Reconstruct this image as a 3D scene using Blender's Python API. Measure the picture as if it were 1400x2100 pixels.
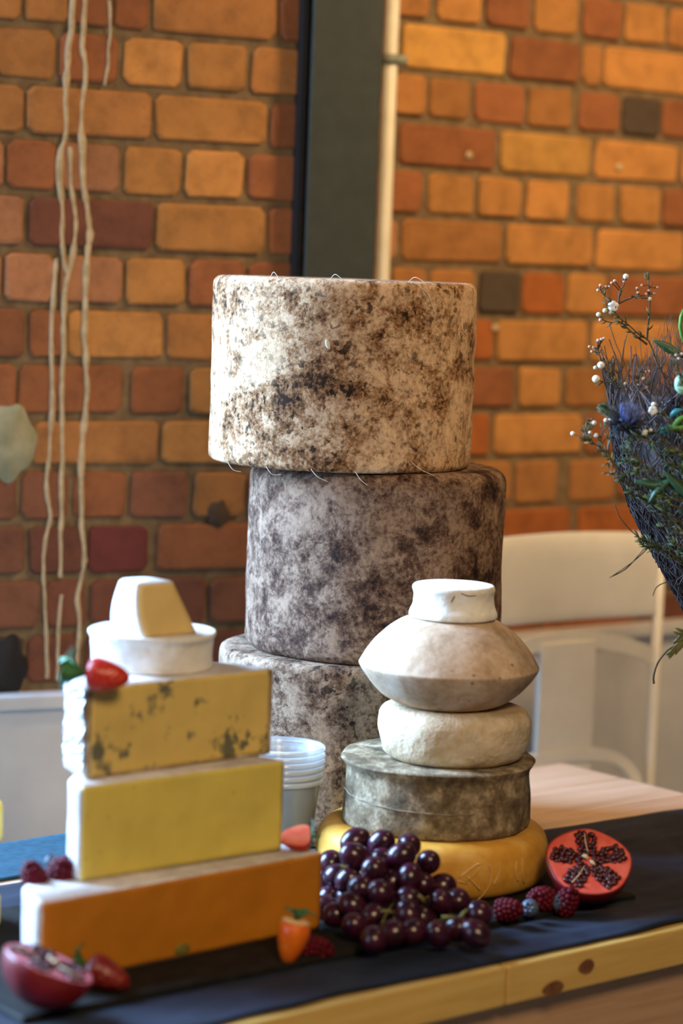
import bpy, bmesh, math, random
from mathutils import Vector, Matrix, noise, Quaternion

for o in list(bpy.data.objects):
    bpy.data.objects.remove(o, do_unlink=True)
SC = bpy.context.scene
COL = SC.collection
random.seed(7)

# ------------------------------------------------------------------ camera
F = 85.0 / 36.0 * 2100.0
CAM = Vector((0, 0, 1.5))
PITCH = math.atan((1050 - 552) / F)
ROLL = math.radians(2.1)
Rv = Vector((1, 0, 0))
Fv = Vector((0, math.cos(PITCH), -math.sin(PITCH)))
Uv = Vector((0, math.sin(PITCH), math.cos(PITCH)))
cx = Rv * math.cos(ROLL) + Uv * math.sin(ROLL)
cy = -Rv * math.sin(ROLL) + Uv * math.cos(ROLL)
cd = bpy.data.cameras.new('camera')
cam = bpy.data.objects.new('camera', cd)
COL.objects.link(cam)
cam.matrix_world = Matrix(((cx.x, cy.x, -Fv.x, CAM.x), (cx.y, cy.y, -Fv.y, CAM.y),
                           (cx.z, cy.z, -Fv.z, CAM.z), (0, 0, 0, 1)))
cd.sensor_fit = 'VERTICAL'
cd.sensor_height = 36.0
cd.sensor_width = 24.0
cd.lens = 85.0
cd.clip_start = 0.05
cd.dof.use_dof = True
cd.dof.focus_distance = 3.09
cd.dof.aperture_fstop = 2.4
SC.camera = cam

# ------------------------------------------------------------------ world + lights
SC.view_settings.view_transform = 'Standard'
SC.view_settings.look = 'None'
SC.view_settings.exposure = 0.0
SC.view_settings.gamma = 1.0
SC.view_settings.use_curve_mapping = False
w = bpy.data.worlds.new('world')
SC.world = w
w.use_nodes = True
w.node_tree.nodes['Background'].inputs[0].default_value = (0.80, 0.86, 1.0, 1)
w.node_tree.nodes['Background'].inputs[1].default_value = 0.05


def area(name, loc, target, sx, sy, energy, color):
    l = bpy.data.lights.new(name, 'AREA')
    l.shape = 'RECTANGLE'
    l.size, l.size_y = sx, sy
    l.energy = energy
    l.color = color
    o = bpy.data.objects.new(name, l)
    COL.objects.link(o)
    o.location = loc
    o.rotation_euler = (Vector(target) - Vector(loc)).to_track_quat('-Z', 'Y').to_euler()
    return o


area('window_daylight', (-2.1, 3.35, 2.05), (0.0, 3.0, 1.05), 1.1, 2.0, 450, (0.40, 0.64, 1.0))
area('cool_fill_front', (-2.6, 0.9, 1.9), (-0.2, 3.0, 1.0), 1.0, 1.8, 26, (0.46, 0.70, 1.0))  # unseen cool fill added from the front left, no window there
area('warm_ceiling_lamp', (0.6, 0.2, 2.7), (0.1, 3.0, 0.95), 0.6, 0.6, 48, (1.0, 0.71, 0.40))
wl = area('warm_wall_lamp', (1.15, 3.0, 2.9), (0.45, 4.35, 1.45), 0.35, 0.35, 16, (1.0, 0.64, 0.30))
wl.data.spread = math.radians(105)

# ------------------------------------------------------------------ pixel -> world (real depths)
def ray(px, py):
    dx, dy = px - 700.0, py - 1050.0
    c, s = math.cos(ROLL), math.sin(ROLL)
    a, b = dx * c + dy * s, -dx * s + dy * c
    return Fv + Rv * (a / F) - Uv * (b / F)


def U(px, py, D):
    d = ray(px, py)
    return CAM + d * (D / d.y)


def UZ(px, py, z):
    d = ray(px, py)
    return CAM + d * ((z - CAM.z) / d.z)


def UP(px, py, p0, n):
    d = ray(px, py)
    return CAM + d * ((Vector(p0) - CAM).dot(n) / d.dot(n))


# ------------------------------------------------------------------ object helpers
def tag(o, label=None, cat=None, group=None, kind=None):
    if label: o['label'] = label
    if cat: o['category'] = cat
    if group: o['group'] = group
    if kind: o['kind'] = kind
    return o


def empty(name, loc=(0, 0, 0), rz=0.0):
    o = bpy.data.objects.new(name, None)
    COL.objects.link(o)
    o.empty_display_size = 0.05
    o.location = loc
    o.rotation_euler = (0, 0, rz)
    return o


def mesh_obj(name, verts, faces, mat, parent=None, smooth=True, loc=None):
    me = bpy.data.meshes.new(name)
    me.from_pydata([tuple(v) for v in verts], [], faces)
    me.update()
    if smooth:
        me.shade_smooth()
    return link_mesh(name, me, mat, parent, loc)


def link_mesh(name, me, mat=None, parent=None, loc=None):
    if mat is not None and not me.materials:
        me.materials.append(mat)
    o = bpy.data.objects.new(name, me)
    COL.objects.link(o)
    if parent is not None:
        o.parent = parent
    if loc is not None:
        o.location = loc
    return o


class MB:
    def __init__(s):
        s.v, s.f = [], []

    def add(s, verts, faces):
        b = len(s.v)
        s.v += [Vector(v) for v in verts]
        s.f += [tuple(b + i for i in f) for f in faces]

    def box(s, lo, hi, ch=0.0):
        (x0, y0, z0), (x1, y1, z1) = lo, hi
        if ch <= 0:
            s.add([(x0, y0, z0), (x1, y0, z0), (x1, y1, z0), (x0, y1, z0),
                   (x0, y0, z1), (x1, y0, z1), (x1, y1, z1), (x0, y1, z1)],
                  [(3, 2, 1, 0), (4, 5, 6, 7), (0, 1, 5, 4), (1, 2, 6, 5), (2, 3, 7, 6), (3, 0, 4, 7)])
        else:
            bm = bmesh.new()
            bmesh.ops.create_cube(bm, size=1.0)
            for v in bm.verts:
                v.co = Vector(((x0 + x1) / 2 + v.co.x * (x1 - x0), (y0 + y1) / 2 + v.co.y * (y1 - y0),
                               (z0 + z1) / 2 + v.co.z * (z1 - z0)))
            bmesh.ops.bevel(bm, geom=list(bm.edges), offset=ch, segments=2, affect='EDGES', profile=0.6)
            s.add([v.co.copy() for v in bm.verts], [[v.index for v in f.verts] for f in bm.faces])
            bm.free()

    def tube(s, pts, r, seg=8, caps=True):
        pts = [Vector(p) for p in pts]
        n = len(pts)
        rs = r if isinstance(r, (list, tuple)) else [r] * n
        ref = None
        b = len(s.v)
        for i, p in enumerate(pts):
            t = (pts[min(i + 1, n - 1)] - pts[max(i - 1, 0)])
            t = t.normalized() if t.length > 1e-9 else Vector((0, 0, 1))
            if ref is None:
                ref = Vector((0, 0, 1)) if abs(t.z) < 0.9 else Vector((1, 0, 0))
            a = (ref - t * ref.dot(t)).normalized()
            c = t.cross(a)
            ref = a
            for k in range(seg):
                g = 2 * math.pi * k / seg
                s.v.append(p + (a * math.cos(g) + c * math.sin(g)) * rs[i])
        for i in range(n - 1):
            for k in range(seg):
                k2 = (k + 1) % seg
                s.f.append((b + i * seg + k, b + i * seg + k2, b + (i + 1) * seg + k2, b + (i + 1) * seg + k))
        if caps:
            s.f.append(tuple(b + k for k in reversed(range(seg))))
            s.f.append(tuple(b + (n - 1) * seg + k for k in range(seg)))

    def ellipsoid(s, c, r, rot=None, seg=8, rings=6):
        c = Vector(c)
        b = len(s.v)
        vs = [Vector((0, 0, r[2]))]
        for i in range(1, rings):
            a = math.pi * i / rings
            for k in range(seg):
                g = 2 * math.pi * k / seg
                vs.append(Vector((r[0] * math.sin(a) * math.cos(g), r[1] * math.sin(a) * math.sin(g), r[2] * math.cos(a))))
        vs.append(Vector((0, 0, -r[2])))
        if rot is not None:
            vs = [rot @ v for v in vs]
        s.v += [v + c for v in vs]
        for k in range(seg):
            k2 = (k + 1) % seg
            s.f.append((b, b + 1 + k, b + 1 + k2))
            e = b + 1 + (rings - 2) * seg
            s.f.append((b + len(vs) - 1, e + k2, e + k))
            for i in range(rings - 2):
                q = b + 1 + i * seg
                s.f.append((q + k, q + seg + k, q + seg + k2, q + k2))

    def build(s, name, mat, parent=None, smooth=True, loc=None):
        return mesh_obj(name, s.v, s.f, mat, parent, smooth, loc)

    def mesh(s, name, mat, smooth=True):
        me = bpy.data.meshes.new(name)
        me.from_pydata([tuple(v) for v in s.v], [], s.f)
        me.update()
        if smooth: me.shade_smooth()
        me.materials.append(mat)
        return me


def smooth_path(pts, n=6):
    pts = [Vector(p) for p in pts]
    out = []
    for i in range(len(pts) - 1):
        p0, p1, p2, p3 = pts[max(i - 1, 0)], pts[i], pts[i + 1], pts[min(i + 2, len(pts) - 1)]
        for k in range(n):
            t = k / n
            out.append(0.5 * ((2 * p1) + (p2 - p0) * t + (2 * p0 - 5 * p1 + 4 * p2 - p3) * t * t +
                              (3 * p1 - p0 - 3 * p2 + p3) * t ** 3))
    out.append(pts[-1])
    return out


def fillet(corners, step=0.006):
    """corners: (r, z, radius) -> dense profile with rounded corners"""
    P = []
    n = len(corners)
    for i, (r, z, f) in enumerate(corners):
        p = Vector((r, z, 0))
        if i in (0, n - 1) or f <= 0:
            P.append([p]); continue
        a = Vector((corners[i - 1][0], corners[i - 1][1], 0)) - p
        b = Vector((corners[i + 1][0], corners[i + 1][1], 0)) - p
        fa, fb = min(f, a.length * 0.49), min(f, b.length * 0.49)
        pa, pb = p + a.normalized() * fa, p + b.normalized() * fb
        P.append([pa * (1 - t) ** 2 + p * 2 * t * (1 - t) + pb * t * t for t in [k / 6 for k in range(7)]])
    flat = [q for l in P for q in l]
    out = [flat[0]]
    for q in flat[1:]:
        d = (q - out[-1]).length
        m = max(1, int(d / step))
        o0 = out[-1]
        for k in range(1, m + 1):
            out.append(o0.lerp(q, k / m))
    return [(q.x, q.y) for q in out]


def lathe_mesh(name, prof, seg, mat, amp=0.0, scale=10.0, seed=0.0, cross=None, amp2=0.0, scale2=60.0):
    """profile runs from bottom centre (r=0) to top centre (r=0)"""
    vs, fs = [], []
    sd = Vector((seed * 3.1, seed * 1.7, seed * 2.3))

    def disp(v, r):
        if amp == 0 and amp2 == 0: return v
        d = noise.fractal(v * scale + sd, 0.9, 2.0, 3) * amp + noise.noise(v * scale2 + sd) * amp2
        h = Vector((v.x, v.y, 0))
        k = min(1.0, r / 0.02) if r > 0 else 0
        if h.length > 1e-6:
            v = v + h.normalized() * d * k
        return v
    rings = prof[1:-1]
    vs.append(Vector((0, 0, prof[0][1])))
    for (r, z) in rings:
        for k in range(seg):
            g = 2 * math.pi * k / seg
            m = cross(g, z) if cross else 1.0
            vs.append(disp(Vector((r * m * math.cos(g), r * m * math.sin(g), z)), r))
    vs.append(Vector((0, 0, prof[-1][1])))
    R = len(rings)
    for k in range(seg):
        k2 = (k + 1) % seg
        fs.append((0, 1 + k2, 1 + k))
        for i in range(R - 1):
            q = 1 + i * seg
            fs.append((q + k, q + k2, q + seg + k2, q + seg + k))
        q = 1 + (R - 1) * seg
        fs.append((q + k, q + k2, len(vs) - 1))
    me = bpy.data.meshes.new(name)
    me.from_pydata([tuple(v) for v in vs], [], fs)
    me.update()
    me.shade_smooth()
    me.materials.append(mat)
    return me


def frame(normal, spin=0.0):
    """rotation whose Z is normal"""
    q = Vector(normal).normalized().to_track_quat('Z', 'Y')
    return (q @ Quaternion((0, 0, 1), spin)).to_matrix()


# ------------------------------------------------------------------ material helpers
class NT:
    def __init__(s, name):
        s.m = bpy.data.materials.new(name)
        s.m.use_nodes = True
        s.t = s.m.node_tree
        s.b = s.t.nodes['Principled BSDF']

    def n(s, typ, **kw):
        nd = s.t.nodes.new(typ)
        for k, v in kw.items():
            if k.startswith('_'):
                setattr(nd, k[1:], v)
            else:
                key = int(k[1:]) if k[0] == 'i' and k[1:].isdigit() else k.replace('_', ' ')
                if isinstance(v, bpy.types.NodeSocket):
                    s.t.links.new(v, nd.inputs[key])
                else:
                    nd.inputs[key].default_value = v
        return nd

    def coord(s, scale=(1, 1, 1), which='Object'):
        c = s.n('ShaderNodeTexCoord')
        mp = s.n('ShaderNodeMapping', Vector=c.outputs[which], Scale=scale)
        return mp.outputs[0]

    def noise(s, vec, scale, detail=4, rough=0.55, dist=0.0):
        return s.n('ShaderNodeTexNoise', Vector=vec, Scale=scale, Detail=detail, Roughness=rough, Distortion=dist).outputs[0]

    def ramp(s, fac, stops):
        r = s.n('ShaderNodeValToRGB', Fac=fac)
        el = r.color_ramp.elements
        while len(el) < len(stops): el.new(0.5)
        for e, (p, c) in zip(el, stops):
            e.position = p
            e.color = c if len(c) == 4 else (*c, 1)
        return r.outputs[0]

    def mix(s, fac, a, b, blend='MIX'):
        m = s.n('ShaderNodeMix', _data_type='RGBA', _blend_type=blend)
        for sock, v in ((m.inputs['Factor'], fac), (m.inputs[6], a), (m.inputs[7], b)):
            if isinstance(v, bpy.types.NodeSocket):
                s.t.links.new(v, sock)
            else:
                sock.default_value = v if not isinstance(v, tuple) or len(v) == 4 else (*v, 1)
        return m.outputs[2]

    def math(s, op, a, b=0.5):
        return s.n('ShaderNodeMath', _operation=op, i0=a, i1=b).outputs[0]

    def bump(s, h, strength=0.3, dist=0.002):
        b = s.n('ShaderNodeBump', Strength=strength, Distance=dist, Height=h)
        s.t.links.new(b.outputs[0], s.b.inputs['Normal'])

    def set(s, color=None, rough=None, **kw):
        if color is not None:
            if isinstance(color, bpy.types.NodeSocket):
                s.t.links.new(color, s.b.inputs['Base Color'])
            else:
                s.b.inputs['Base Color'].default_value = (*color, 1)
        if rough is not None:
            if isinstance(rough, bpy.types.NodeSocket):
                s.t.links.new(rough, s.b.inputs['Roughness'])
            else:
                s.b.inputs['Roughness'].default_value = rough
        for k, v in kw.items():
            s.b.inputs[k.replace('_', ' ')].default_value = v
        return s.m


def simple(name, c1, c2, scale=20, rough=0.6, bump=0.2, detail=5, dist=0.0015, sc=(1, 1, 1), **kw):
    t = NT(name)
    v = t.coord(sc)
    n = t.noise(v, scale, detail)
    col = t.ramp(n, [(0.32, c1), (0.68, c2)])
    if bump: t.bump(n, bump, dist)
    return t.set(col, rough, **kw)


def brick_mat(name, c):
    t = NT(name)
    oi = t.n('ShaderNodeObjectInfo')
    v = t.coord()
    off = t.n('ShaderNodeVectorMath', _operation='ADD', i0=v)
    rv = t.n('ShaderNodeCombineXYZ', X=t.math('MULTIPLY', oi.outputs['Random'], 37.0), Y=t.math('MULTIPLY', oi.outputs['Random'], 11.0))
    t.t.links.new(rv.outputs[0], off.inputs[1])
    n1 = t.noise(off.outputs[0], 22, 6, 0.65)
    n2 = t.noise(off.outputs[0], 160, 4, 0.6)
    dk = tuple(x * 0.62 for x in c)
    lt = tuple(min(1, x * 1.22) for x in c)
    col = t.ramp(n1, [(0.25, dk), (0.5, c), (0.75, lt)])
    br = t.math('MULTIPLY_ADD', oi.outputs['Random'], 0.35)
    br.node.inputs[2].default_value = 0.82
    hsv = t.n('ShaderNodeHueSaturation', Color=col, Value=br)
    col = t.mix(t.math('MULTIPLY', t.math('GREATER_THAN', n2, 0.63), 0.45), hsv.outputs[0], dk)
    t.bump(t.math('ADD', n1, n2), 0.45, 0.004)
    return t.set(col, 0.9)


def truckle_mat(name, pale, mid, dark, t0, spot, seed, k=1.0, bw=0.38):
    t = NT(name)
    c = t.n('ShaderNodeTexCoord')
    mp = t.n('ShaderNodeMapping', Vector=c.outputs['Object'], Location=(seed, seed * 2, seed * 3))
    v = mp.outputs[0]
    big = t.noise(v, 8, 5, 0.6, 0.5)
    medn = t.noise(v, 30, 8, 0.72, 0.4)
    fine = t.noise(v, 170, 5, 0.7, 0.2)
    s = t.math('ADD', t.math('MULTIPLY', big, bw), t.math('MULTIPLY', medn, 0.80 - bw))
    s = t.math('ADD', s, t.math('MULTIPLY', fine, 0.30))
    lt = tuple(min(1, x * 1.3) for x in pale)
    md = tuple((a + b) / 2 for a, b in zip(pale, mid))
    col = t.ramp(s, [(t0 - 0.085 * k, dark), (t0 - 0.035 * k, mid), (t0, md), (t0 + 0.03 * k, pale), (t0 + 0.09 * k, lt)])
    # small dark mould specks, clustered
    gate = t.ramp(big, [(0.40, (1, 1, 1)), (0.66, (0.10, 0.10, 0.10))])
    sp = t.ramp(t.noise(v, 95, 3, 0.5, 0.3), [(0.605, (0, 0, 0)), (0.64, (1, 1, 1))])
    sp2 = t.ramp(t.noise(v, 40, 4, 0.6, 0.5), [(0.62, (0, 0, 0)), (0.66, (1, 1, 1))])
    f = t.math('MULTIPLY', t.math('MULTIPLY', t.math('MAXIMUM', sp, sp2), gate), spot)
    col = t.mix(f, col, (dark[0] * 0.6, dark[1] * 0.6, dark[2] * 0.7))
    # grey-brown streaks of cloth weave
    st = t.ramp(t.noise(t.coord((60, 60, 14)), 2.4, 5, 0.6), [(0.40, (0.74, 0.72, 0.72)), (0.60, (1, 1, 1))])
    col = t.mix(0.6, col, st, 'MULTIPLY')
    t.bump(t.math('ADD', medn, t.math('MULTIPLY', fine, 0.6)), 0.5, 0.003)
    return t.set(col, 0.92, Specular_IOR_Level=0.2)


def paste_mat(name, base, vein=None, dots=None, edge=None):
    t = NT(name)
    v = t.coord()
    n = t.noise(v, 14, 5)
    n2 = t.noise(v, 130, 3)
    col = t.ramp(n, [(0.3, tuple(x * 0.86 for x in base)), (0.7, tuple(min(1, x * 1.08) for x in base))])
    if vein:
        a = t.noise(t.coord((1, 1, 0.8)), 24, 3, 0.5, 0.3)
        b = t.noise(v, 75, 3, 0.55, 0.3)
        f = t.ramp(t.math('ADD', t.math('MULTIPLY', a, 0.75), t.math('MULTIPLY', b, 0.35)), [(0.600, (0, 0, 0)), (0.675, (1, 1, 1))])
        col = t.mix(t.math('MULTIPLY', f, 0.85), col, vein)
    if dots:
        vo = t.n('ShaderNodeTexVoronoi', Vector=v, Scale=38.0)
        g = t.math('MULTIPLY', t.math('LESS_THAN', vo.outputs['Distance'], 0.09), 0.5)
        col = t.mix(g, col, dots)
    t.bump(t.math('ADD', n, t.math('MULTIPLY', n2, 0.5)), 0.2, 0.0015)
    return t.set(col, 0.55, Subsurface_Weight=0.12, Subsurface_Scale=0.01)


def rind_mat(name, c1, c2, c3, scale=18, bump=0.5, dist=0.003, rough=0.85, spots=None):
    t = NT(name)
    v = t.coord()
    n = t.noise(v, scale, 7, 0.62, 0.3)
    f = t.noise(v, scale * 6, 4, 0.6)
    col = t.ramp(t.math('ADD', t.math('MULTIPLY', n, 0.75), t.math('MULTIPLY', f, 0.25)), [(0.37, c1), (0.5, c2), (0.61, c3)])
    if spots:
        vo = t.n('ShaderNodeTexVoronoi', Vector=v, Scale=55.0)
        g = t.math('LESS_THAN', t.math('ADD', vo.outputs['Distance'], t.math('MULTIPLY', f, 0.3)), 0.27)
        gate = t.ramp(t.noise(v, 12, 2), [(0.5, (0, 0, 0)), (0.6, (1, 1, 1))])
        col = t.mix(t.math('MULTIPLY', t.math('MULTIPLY', g, gate), 0.7), col, spots)
    t.bump(t.math('ADD', n, t.math('MULTIPLY', f, 0.4)), bump, dist)
    return t.set(col, rough, Specular_IOR_Level=0.3)


def wood_mat(name, c1, c2, c3, along=(1, 0, 0), rough=0.5):
    t = NT(name)
    sc = (1.6, 26, 26)
    oi = t.n('ShaderNodeObjectInfo')
    v0 = t.coord(sc)
    off = t.n('ShaderNodeVectorMath', _operation='ADD', i0=v0)
    rv = t.n('ShaderNodeCombineXYZ', X=t.math('MULTIPLY', oi.outputs['Random'], 21.0), Y=t.math('MULTIPLY', oi.outputs['Random'], 13.0))
    t.t.links.new(rv.outputs[0], off.inputs[1])
    v = off.outputs[0]
    n = t.noise(v, 1.6, 6, 0.6, 0.8)
    f = t.noise(v, 9, 4, 0.6)
    col = t.ramp(t.math('ADD', t.math('MULTIPLY', n, 0.75), t.math('MULTIPLY', f, 0.25)), [(0.3, c1), (0.5, c2), (0.7, c3)])
    t.bump(f, 0.15, 0.001)
    return t.set(col, rough)


M = {}
BR = {'O': (0.44, 0.200, 0.054), 'o': (0.345, 0.148, 0.042), 'r': (0.27, 0.095, 0.034), 'd': (0.14, 0.048, 0.026),
      'p': (0.38, 0.165, 0.075), 'y': (0.48, 0.25, 0.06), 'k': (0.065, 0.044, 0.030), 'm': (0.13, 0.026, 0.022),
      'R': (0.38, 0.110, 0.022), 'b': (0.19, 0.072, 0.036)}
for k, c in BR.items():
    M['brick_' + k] = brick_mat('brick_' + k, c)
M['mortar'] = simple('mortar', (0.115, 0.075, 0.038), (0.22, 0.15, 0.078), 40, 0.95, 0.8, 6, 0.004)
M['drip'] = simple('cream_paint', (0.36, 0.27, 0.15), (0.56, 0.45, 0.28), 60, 0.6, 0.3)
M['plaster'] = simple('old_plaster', (0.22, 0.22, 0.13), (0.36, 0.34, 0.22), 30, 0.9, 0.5)
M['white_wall'] = simple('white_paint', (0.50, 0.51, 0.53), (0.60, 0.61, 0.63), 9, 0.6, 0.15)
M['white_metal'] = simple('white_metal', (0.66, 0.65, 0.60), (0.74, 0.73, 0.68), 12, 0.4, 0.05)
M['steel'] = simple('green_grey_paint', (0.020, 0.027, 0.020), (0.030, 0.038, 0.028), 30, 0.65, 0.2)
M['conduit'] = simple('conduit_plastic', (0.66, 0.62, 0.50), (0.76, 0.72, 0.60), 20, 0.45, 0.05)
M['clip'] = simple('conduit_clip', (0.20, 0.22, 0.17), (0.28, 0.30, 0.24), 40, 0.5, 0.1)
M['floor'] = simple('concrete_floor', (0.16, 0.14, 0.12), (0.24, 0.22, 0.19), 4, 0.7, 0.2)
M['pine'] = wood_mat('pine', (0.52, 0.31, 0.075), (0.66, 0.43, 0.12), (0.74, 0.52, 0.18))
M['top_wood'] = wood_mat('table_top_wood', (0.48, 0.30, 0.18), (0.60, 0.41, 0.27), (0.68, 0.49, 0.34))
M['apron'] = wood_mat('apron_wood', (0.42, 0.24, 0.13), (0.54, 0.33, 0.19), (0.60, 0.38, 0.22))
M['knot'] = simple('wood_knot', (0.10, 0.035, 0.012), (0.24, 0.10, 0.03), 70, 0.6, 0.2)
M['slate'] = simple('black_slate', (0.006, 0.0055, 0.005), (0.015, 0.014, 0.012), 50, 0.75, 0.5, Specular_IOR_Level=0.2)


def cloth_mat():
    t = NT('navy_linen')
    v = t.coord()
    a = t.n('ShaderNodeTexWave', Vector=v, Scale=420.0, Distortion=1.5).outputs[1]
    n = t.noise(v, 30, 5)
    col = t.ramp(n, [(0.3, (0.006, 0.010, 0.022)), (0.7, (0.012, 0.020, 0.042))])
    t.bump(t.math('ADD', t.math('MULTIPLY', a, 0.3), t.noise(v, 300, 3)), 0.3, 0.0008)
    return t.set(col, 0.62, Sheen_Weight=0.06, Sheen_Roughness=0.4, Specular_IOR_Level=0.22)


M['cloth'] = cloth_mat()

# ------------------------------------------------------------------ floor + walls
fl = MB()
fl.box((-3.0, -1.0, -0.05), (3.5, 7.0, 0.0))
tag(fl.build('floor', M['floor'], smooth=False), 'grey concrete floor under the table', 'floor', kind='structure')


bw = MB()
bw.box((-3.0, 5.2, 0.0), (0.2, 5.3, 2.6))
tag(bw.build('wall_back', simple('grey_plaster', (0.20, 0.18, 0.16), (0.28, 0.25, 0.22), 6, 0.9, 0.2), smooth=False), 'plain grey plaster wall far behind the brick pier', 'wall', kind='structure')


class Wall:
    def __init__(s, name, px, D, ang, s0, s1, ztop, label):
        s.p0 = U(px, 1050, D); s.p0.z = 0
        s.d = Vector((math.cos(ang), math.sin(ang), 0))
        s.n = Vector((math.sin(ang), -math.cos(ang), 0))
        s.ang = ang
        s.root = empty(name, s.p0, ang)
        tag(s.root, label, 'wall', kind='structure')
        b = MB()
        b.box((s0, 0.0, 0.0), (s1, 0.22, ztop))
        b.build('mortar', M['mortar'], s.root, smooth=False)
        s.s0, s.s1 = s0, s1

    def S(s, px, py, off=0.0):
        q = UP(px, py, s.p0 + s.n * off, s.n)
        return (q - s.p0).dot(s.d), q.z

    def brick(s, a, b, z0, z1, cls, seed):
        rnd = random.Random(seed)
        j = lambda k: rnd.uniform(-k, k)
        pr = 0.0055 + rnd.uniform(0, 0.003)
        ca, cz = (a + b) / 2, (z0 + z1) / 2
        cr = lambda: 0.005 + rnd.uniform(0, 0.006)
        hw, hh_ = (b - a) / 2, (z1 - z0) / 2
        out = []
        for (sx, sz, first) in ((-1, -1, 1), (1, -1, 0), (1, 1, 1), (-1, 1, 0)):
            c1, c2 = cr(), cr()
            A = (sx * hw + j(.0018), sz * (hh_ - c1) + j(.0012)); B = (sx * (hw - c2) + j(.0012), sz * hh_ + j(.0015))
            out += [A, B] if first else [B, A]
        n8 = len(out)
        vs = [(x, 0.0, z) for x, z in out] + [(x, -pr + 0.0026, z) for x, z in out]
        kx, kz_ = 1 - 0.0036 / hw, 1 - 0.0036 / hh_
        vs += [(x * kx, -pr + j(.0010), z * kz_) for x, z in out]
        fs = [tuple(2 * n8 + k for k in range(n8))]
        for k in range(n8):
            k2 = (k + 1) % n8
            fs += [(k, k2, n8 + k2, n8 + k), (n8 + k, n8 + k2, 2 * n8 + k2, 2 * n8 + k)]
        o = mesh_obj('brick', vs, fs, M['brick_' + cls], s.root, smooth=False, loc=(ca, 0, cz))
        return o


C = 0.083
WL = Wall('wall_left', 310, 3.707, math.radians(25), -0.42, 0.292, 2.6, 'left brick wall with cream paint drips behind the cheeses')
WR = Wall('wall_right', 1130, 4.287, math.radians(37), -0.52, 1.10, 2.6, 'right orange brick wall behind the white chair')

rowsL = [
    [(-80, 42, 'o'), (47, 140, 'o'), (145, 228, 'r'), (233, 306, 'r'), (313, 566, 'o'), (572, 628, 'r')],
    [(-10, 112, 'o'), (117, 240, 'r'), (252, 373, 'O'), (382, 503, 'O'), (513, 628, 'o')],
    [(-70, 45, 'o'), (52, 308, 'o'), (316, 545, 'O'), (552, 628, 'r')],
    [(-120, 5, 'p'), (10, 113, 'r'), (120, 243, 'p'), (250, 370, 'O'), (378, 498, 'O'), (507, 628, 'r')],
    [(-70, 46, 'p'), (54, 312, 'd'), (317, 540, 'O'), (548, 628, 'r')],
    [(-120, 3, 'p'), (8, 110, 'p'), (122, 250, 'p'), (257, 378, 'O'), (384, 500, 'r'), (506, 628, 'r')],
    [(-70, 48, 'r'), (55, 130, 'r'), (137, 332, 'O'), (340, 440, 'o'), (446, 628, 'o')],
    [(-90, 30, 'r'), (35, 250, 'r'), (266, 375, 'r'), (387, 500, 'O'), (506, 628, 'o')],
    [(-190, 60, 'o'), (66, 322, 'o'), (330, 560, 'O'), (566, 628, 'r')],
    [(-70, 35, 'b'), (40, 140, 'b'), (147, 257, 'r'), (264, 385, 'b'), (393, 500, 'o'), (506, 628, 'r')],  # from here down, darker brick classes also paint in the wall's light falloff
    [(-70, 50, 'b'), (57, 170, 'd'), (178, 300, 'm'), (318, 560, 'r'), (566, 628, 'r')],
    [(-60, 80, 'b'), (87, 175, 'd'), (182, 420, 'd'), (426, 628, 'b')],
    [(-100, 45, 'k'), (52, 165, 'd'), (172, 400, 'd'), (406, 628, 'd')]]
linesL = [-40, 71, 185, 295, 407, 521, 633, 744, 856, 959, 1069, 1178, 1287, 1396]
rowsR = [
    [(805, 875, 'o'), (892, 985, 'O'), (992, 1083, 'r'), (1092, 1183, 'O'), (1192, 1275, 'r'), (1280, 1363, 'O'), (1370, 1450, 'o')],
    [(822, 1033, 'y'), (1042, 1185, 'r'), (1192, 1232, 'o'), (1237, 1440, 'O')],
    [(800, 868, 'o'), (877, 962, 'o'), (970, 1073, 'r'), (1080, 1170, 'o'), (1185, 1268, 'r'), (1274, 1352, 'k'), (1357, 1440, 'r')],
    [(815, 1013, 'r'), (1022, 1208, 'y'), (1218, 1388, 'O'), (1396, 1570, 'O')],
    [(790, 862, 'r'), (873, 968, 'O'), (977, 1065, 'O'), (1075, 1163, 'O'), (1180, 1258, 'O'), (1268, 1350, 'O'), (1357, 1440, 'r')],
    [(820, 1025, 'o'), (1034, 1212, 'O'), (1220, 1400, 'O'), (1408, 1580, 'o')],
    [(800, 870, 'o'), (878, 970, 'o'), (978, 1063, 'k'), (1069, 1155, 'R'), (1160, 1240, 'O'), (1246, 1420, 'r')],
    [(810, 1008, 'R'), (1016, 1200, 'O'), (1210, 1385, 'O')],
    [(870, 1052, 'r'), (1060, 1147, 'O'), (1157, 1240, 'o'), (1247, 1330, 'o'), (1337, 1420, 'r')],
    [(810, 1002, 'R'), (1010, 1190, 'O'), (1197, 1290, 'r'), (1297, 1480, 'o')],
    [(960, 1045, 'o'), (1053, 1140, 'o'), (1165, 1258, 'o'), (1265, 1350, 'r'), (1356, 1440, 'r')],
    [(930, 1165, 'R'), (1180, 1375, 'R'), (1382, 1560, 'r')],
    [(960, 1055, 'r'), (1062, 1150, 'r'), (1157, 1245, 'o'), (1252, 1340, 'r'), (1347, 1440, 'd')],
    [(900, 1100, 'r'), (1107, 1300, 'r'), (1307, 1500, 'd')]]
linesR = [-22, 75, 175, 270, 365, 458, 553, 651, 748, 842, 937, 1035, 1130, 1227, 1322]


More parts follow.
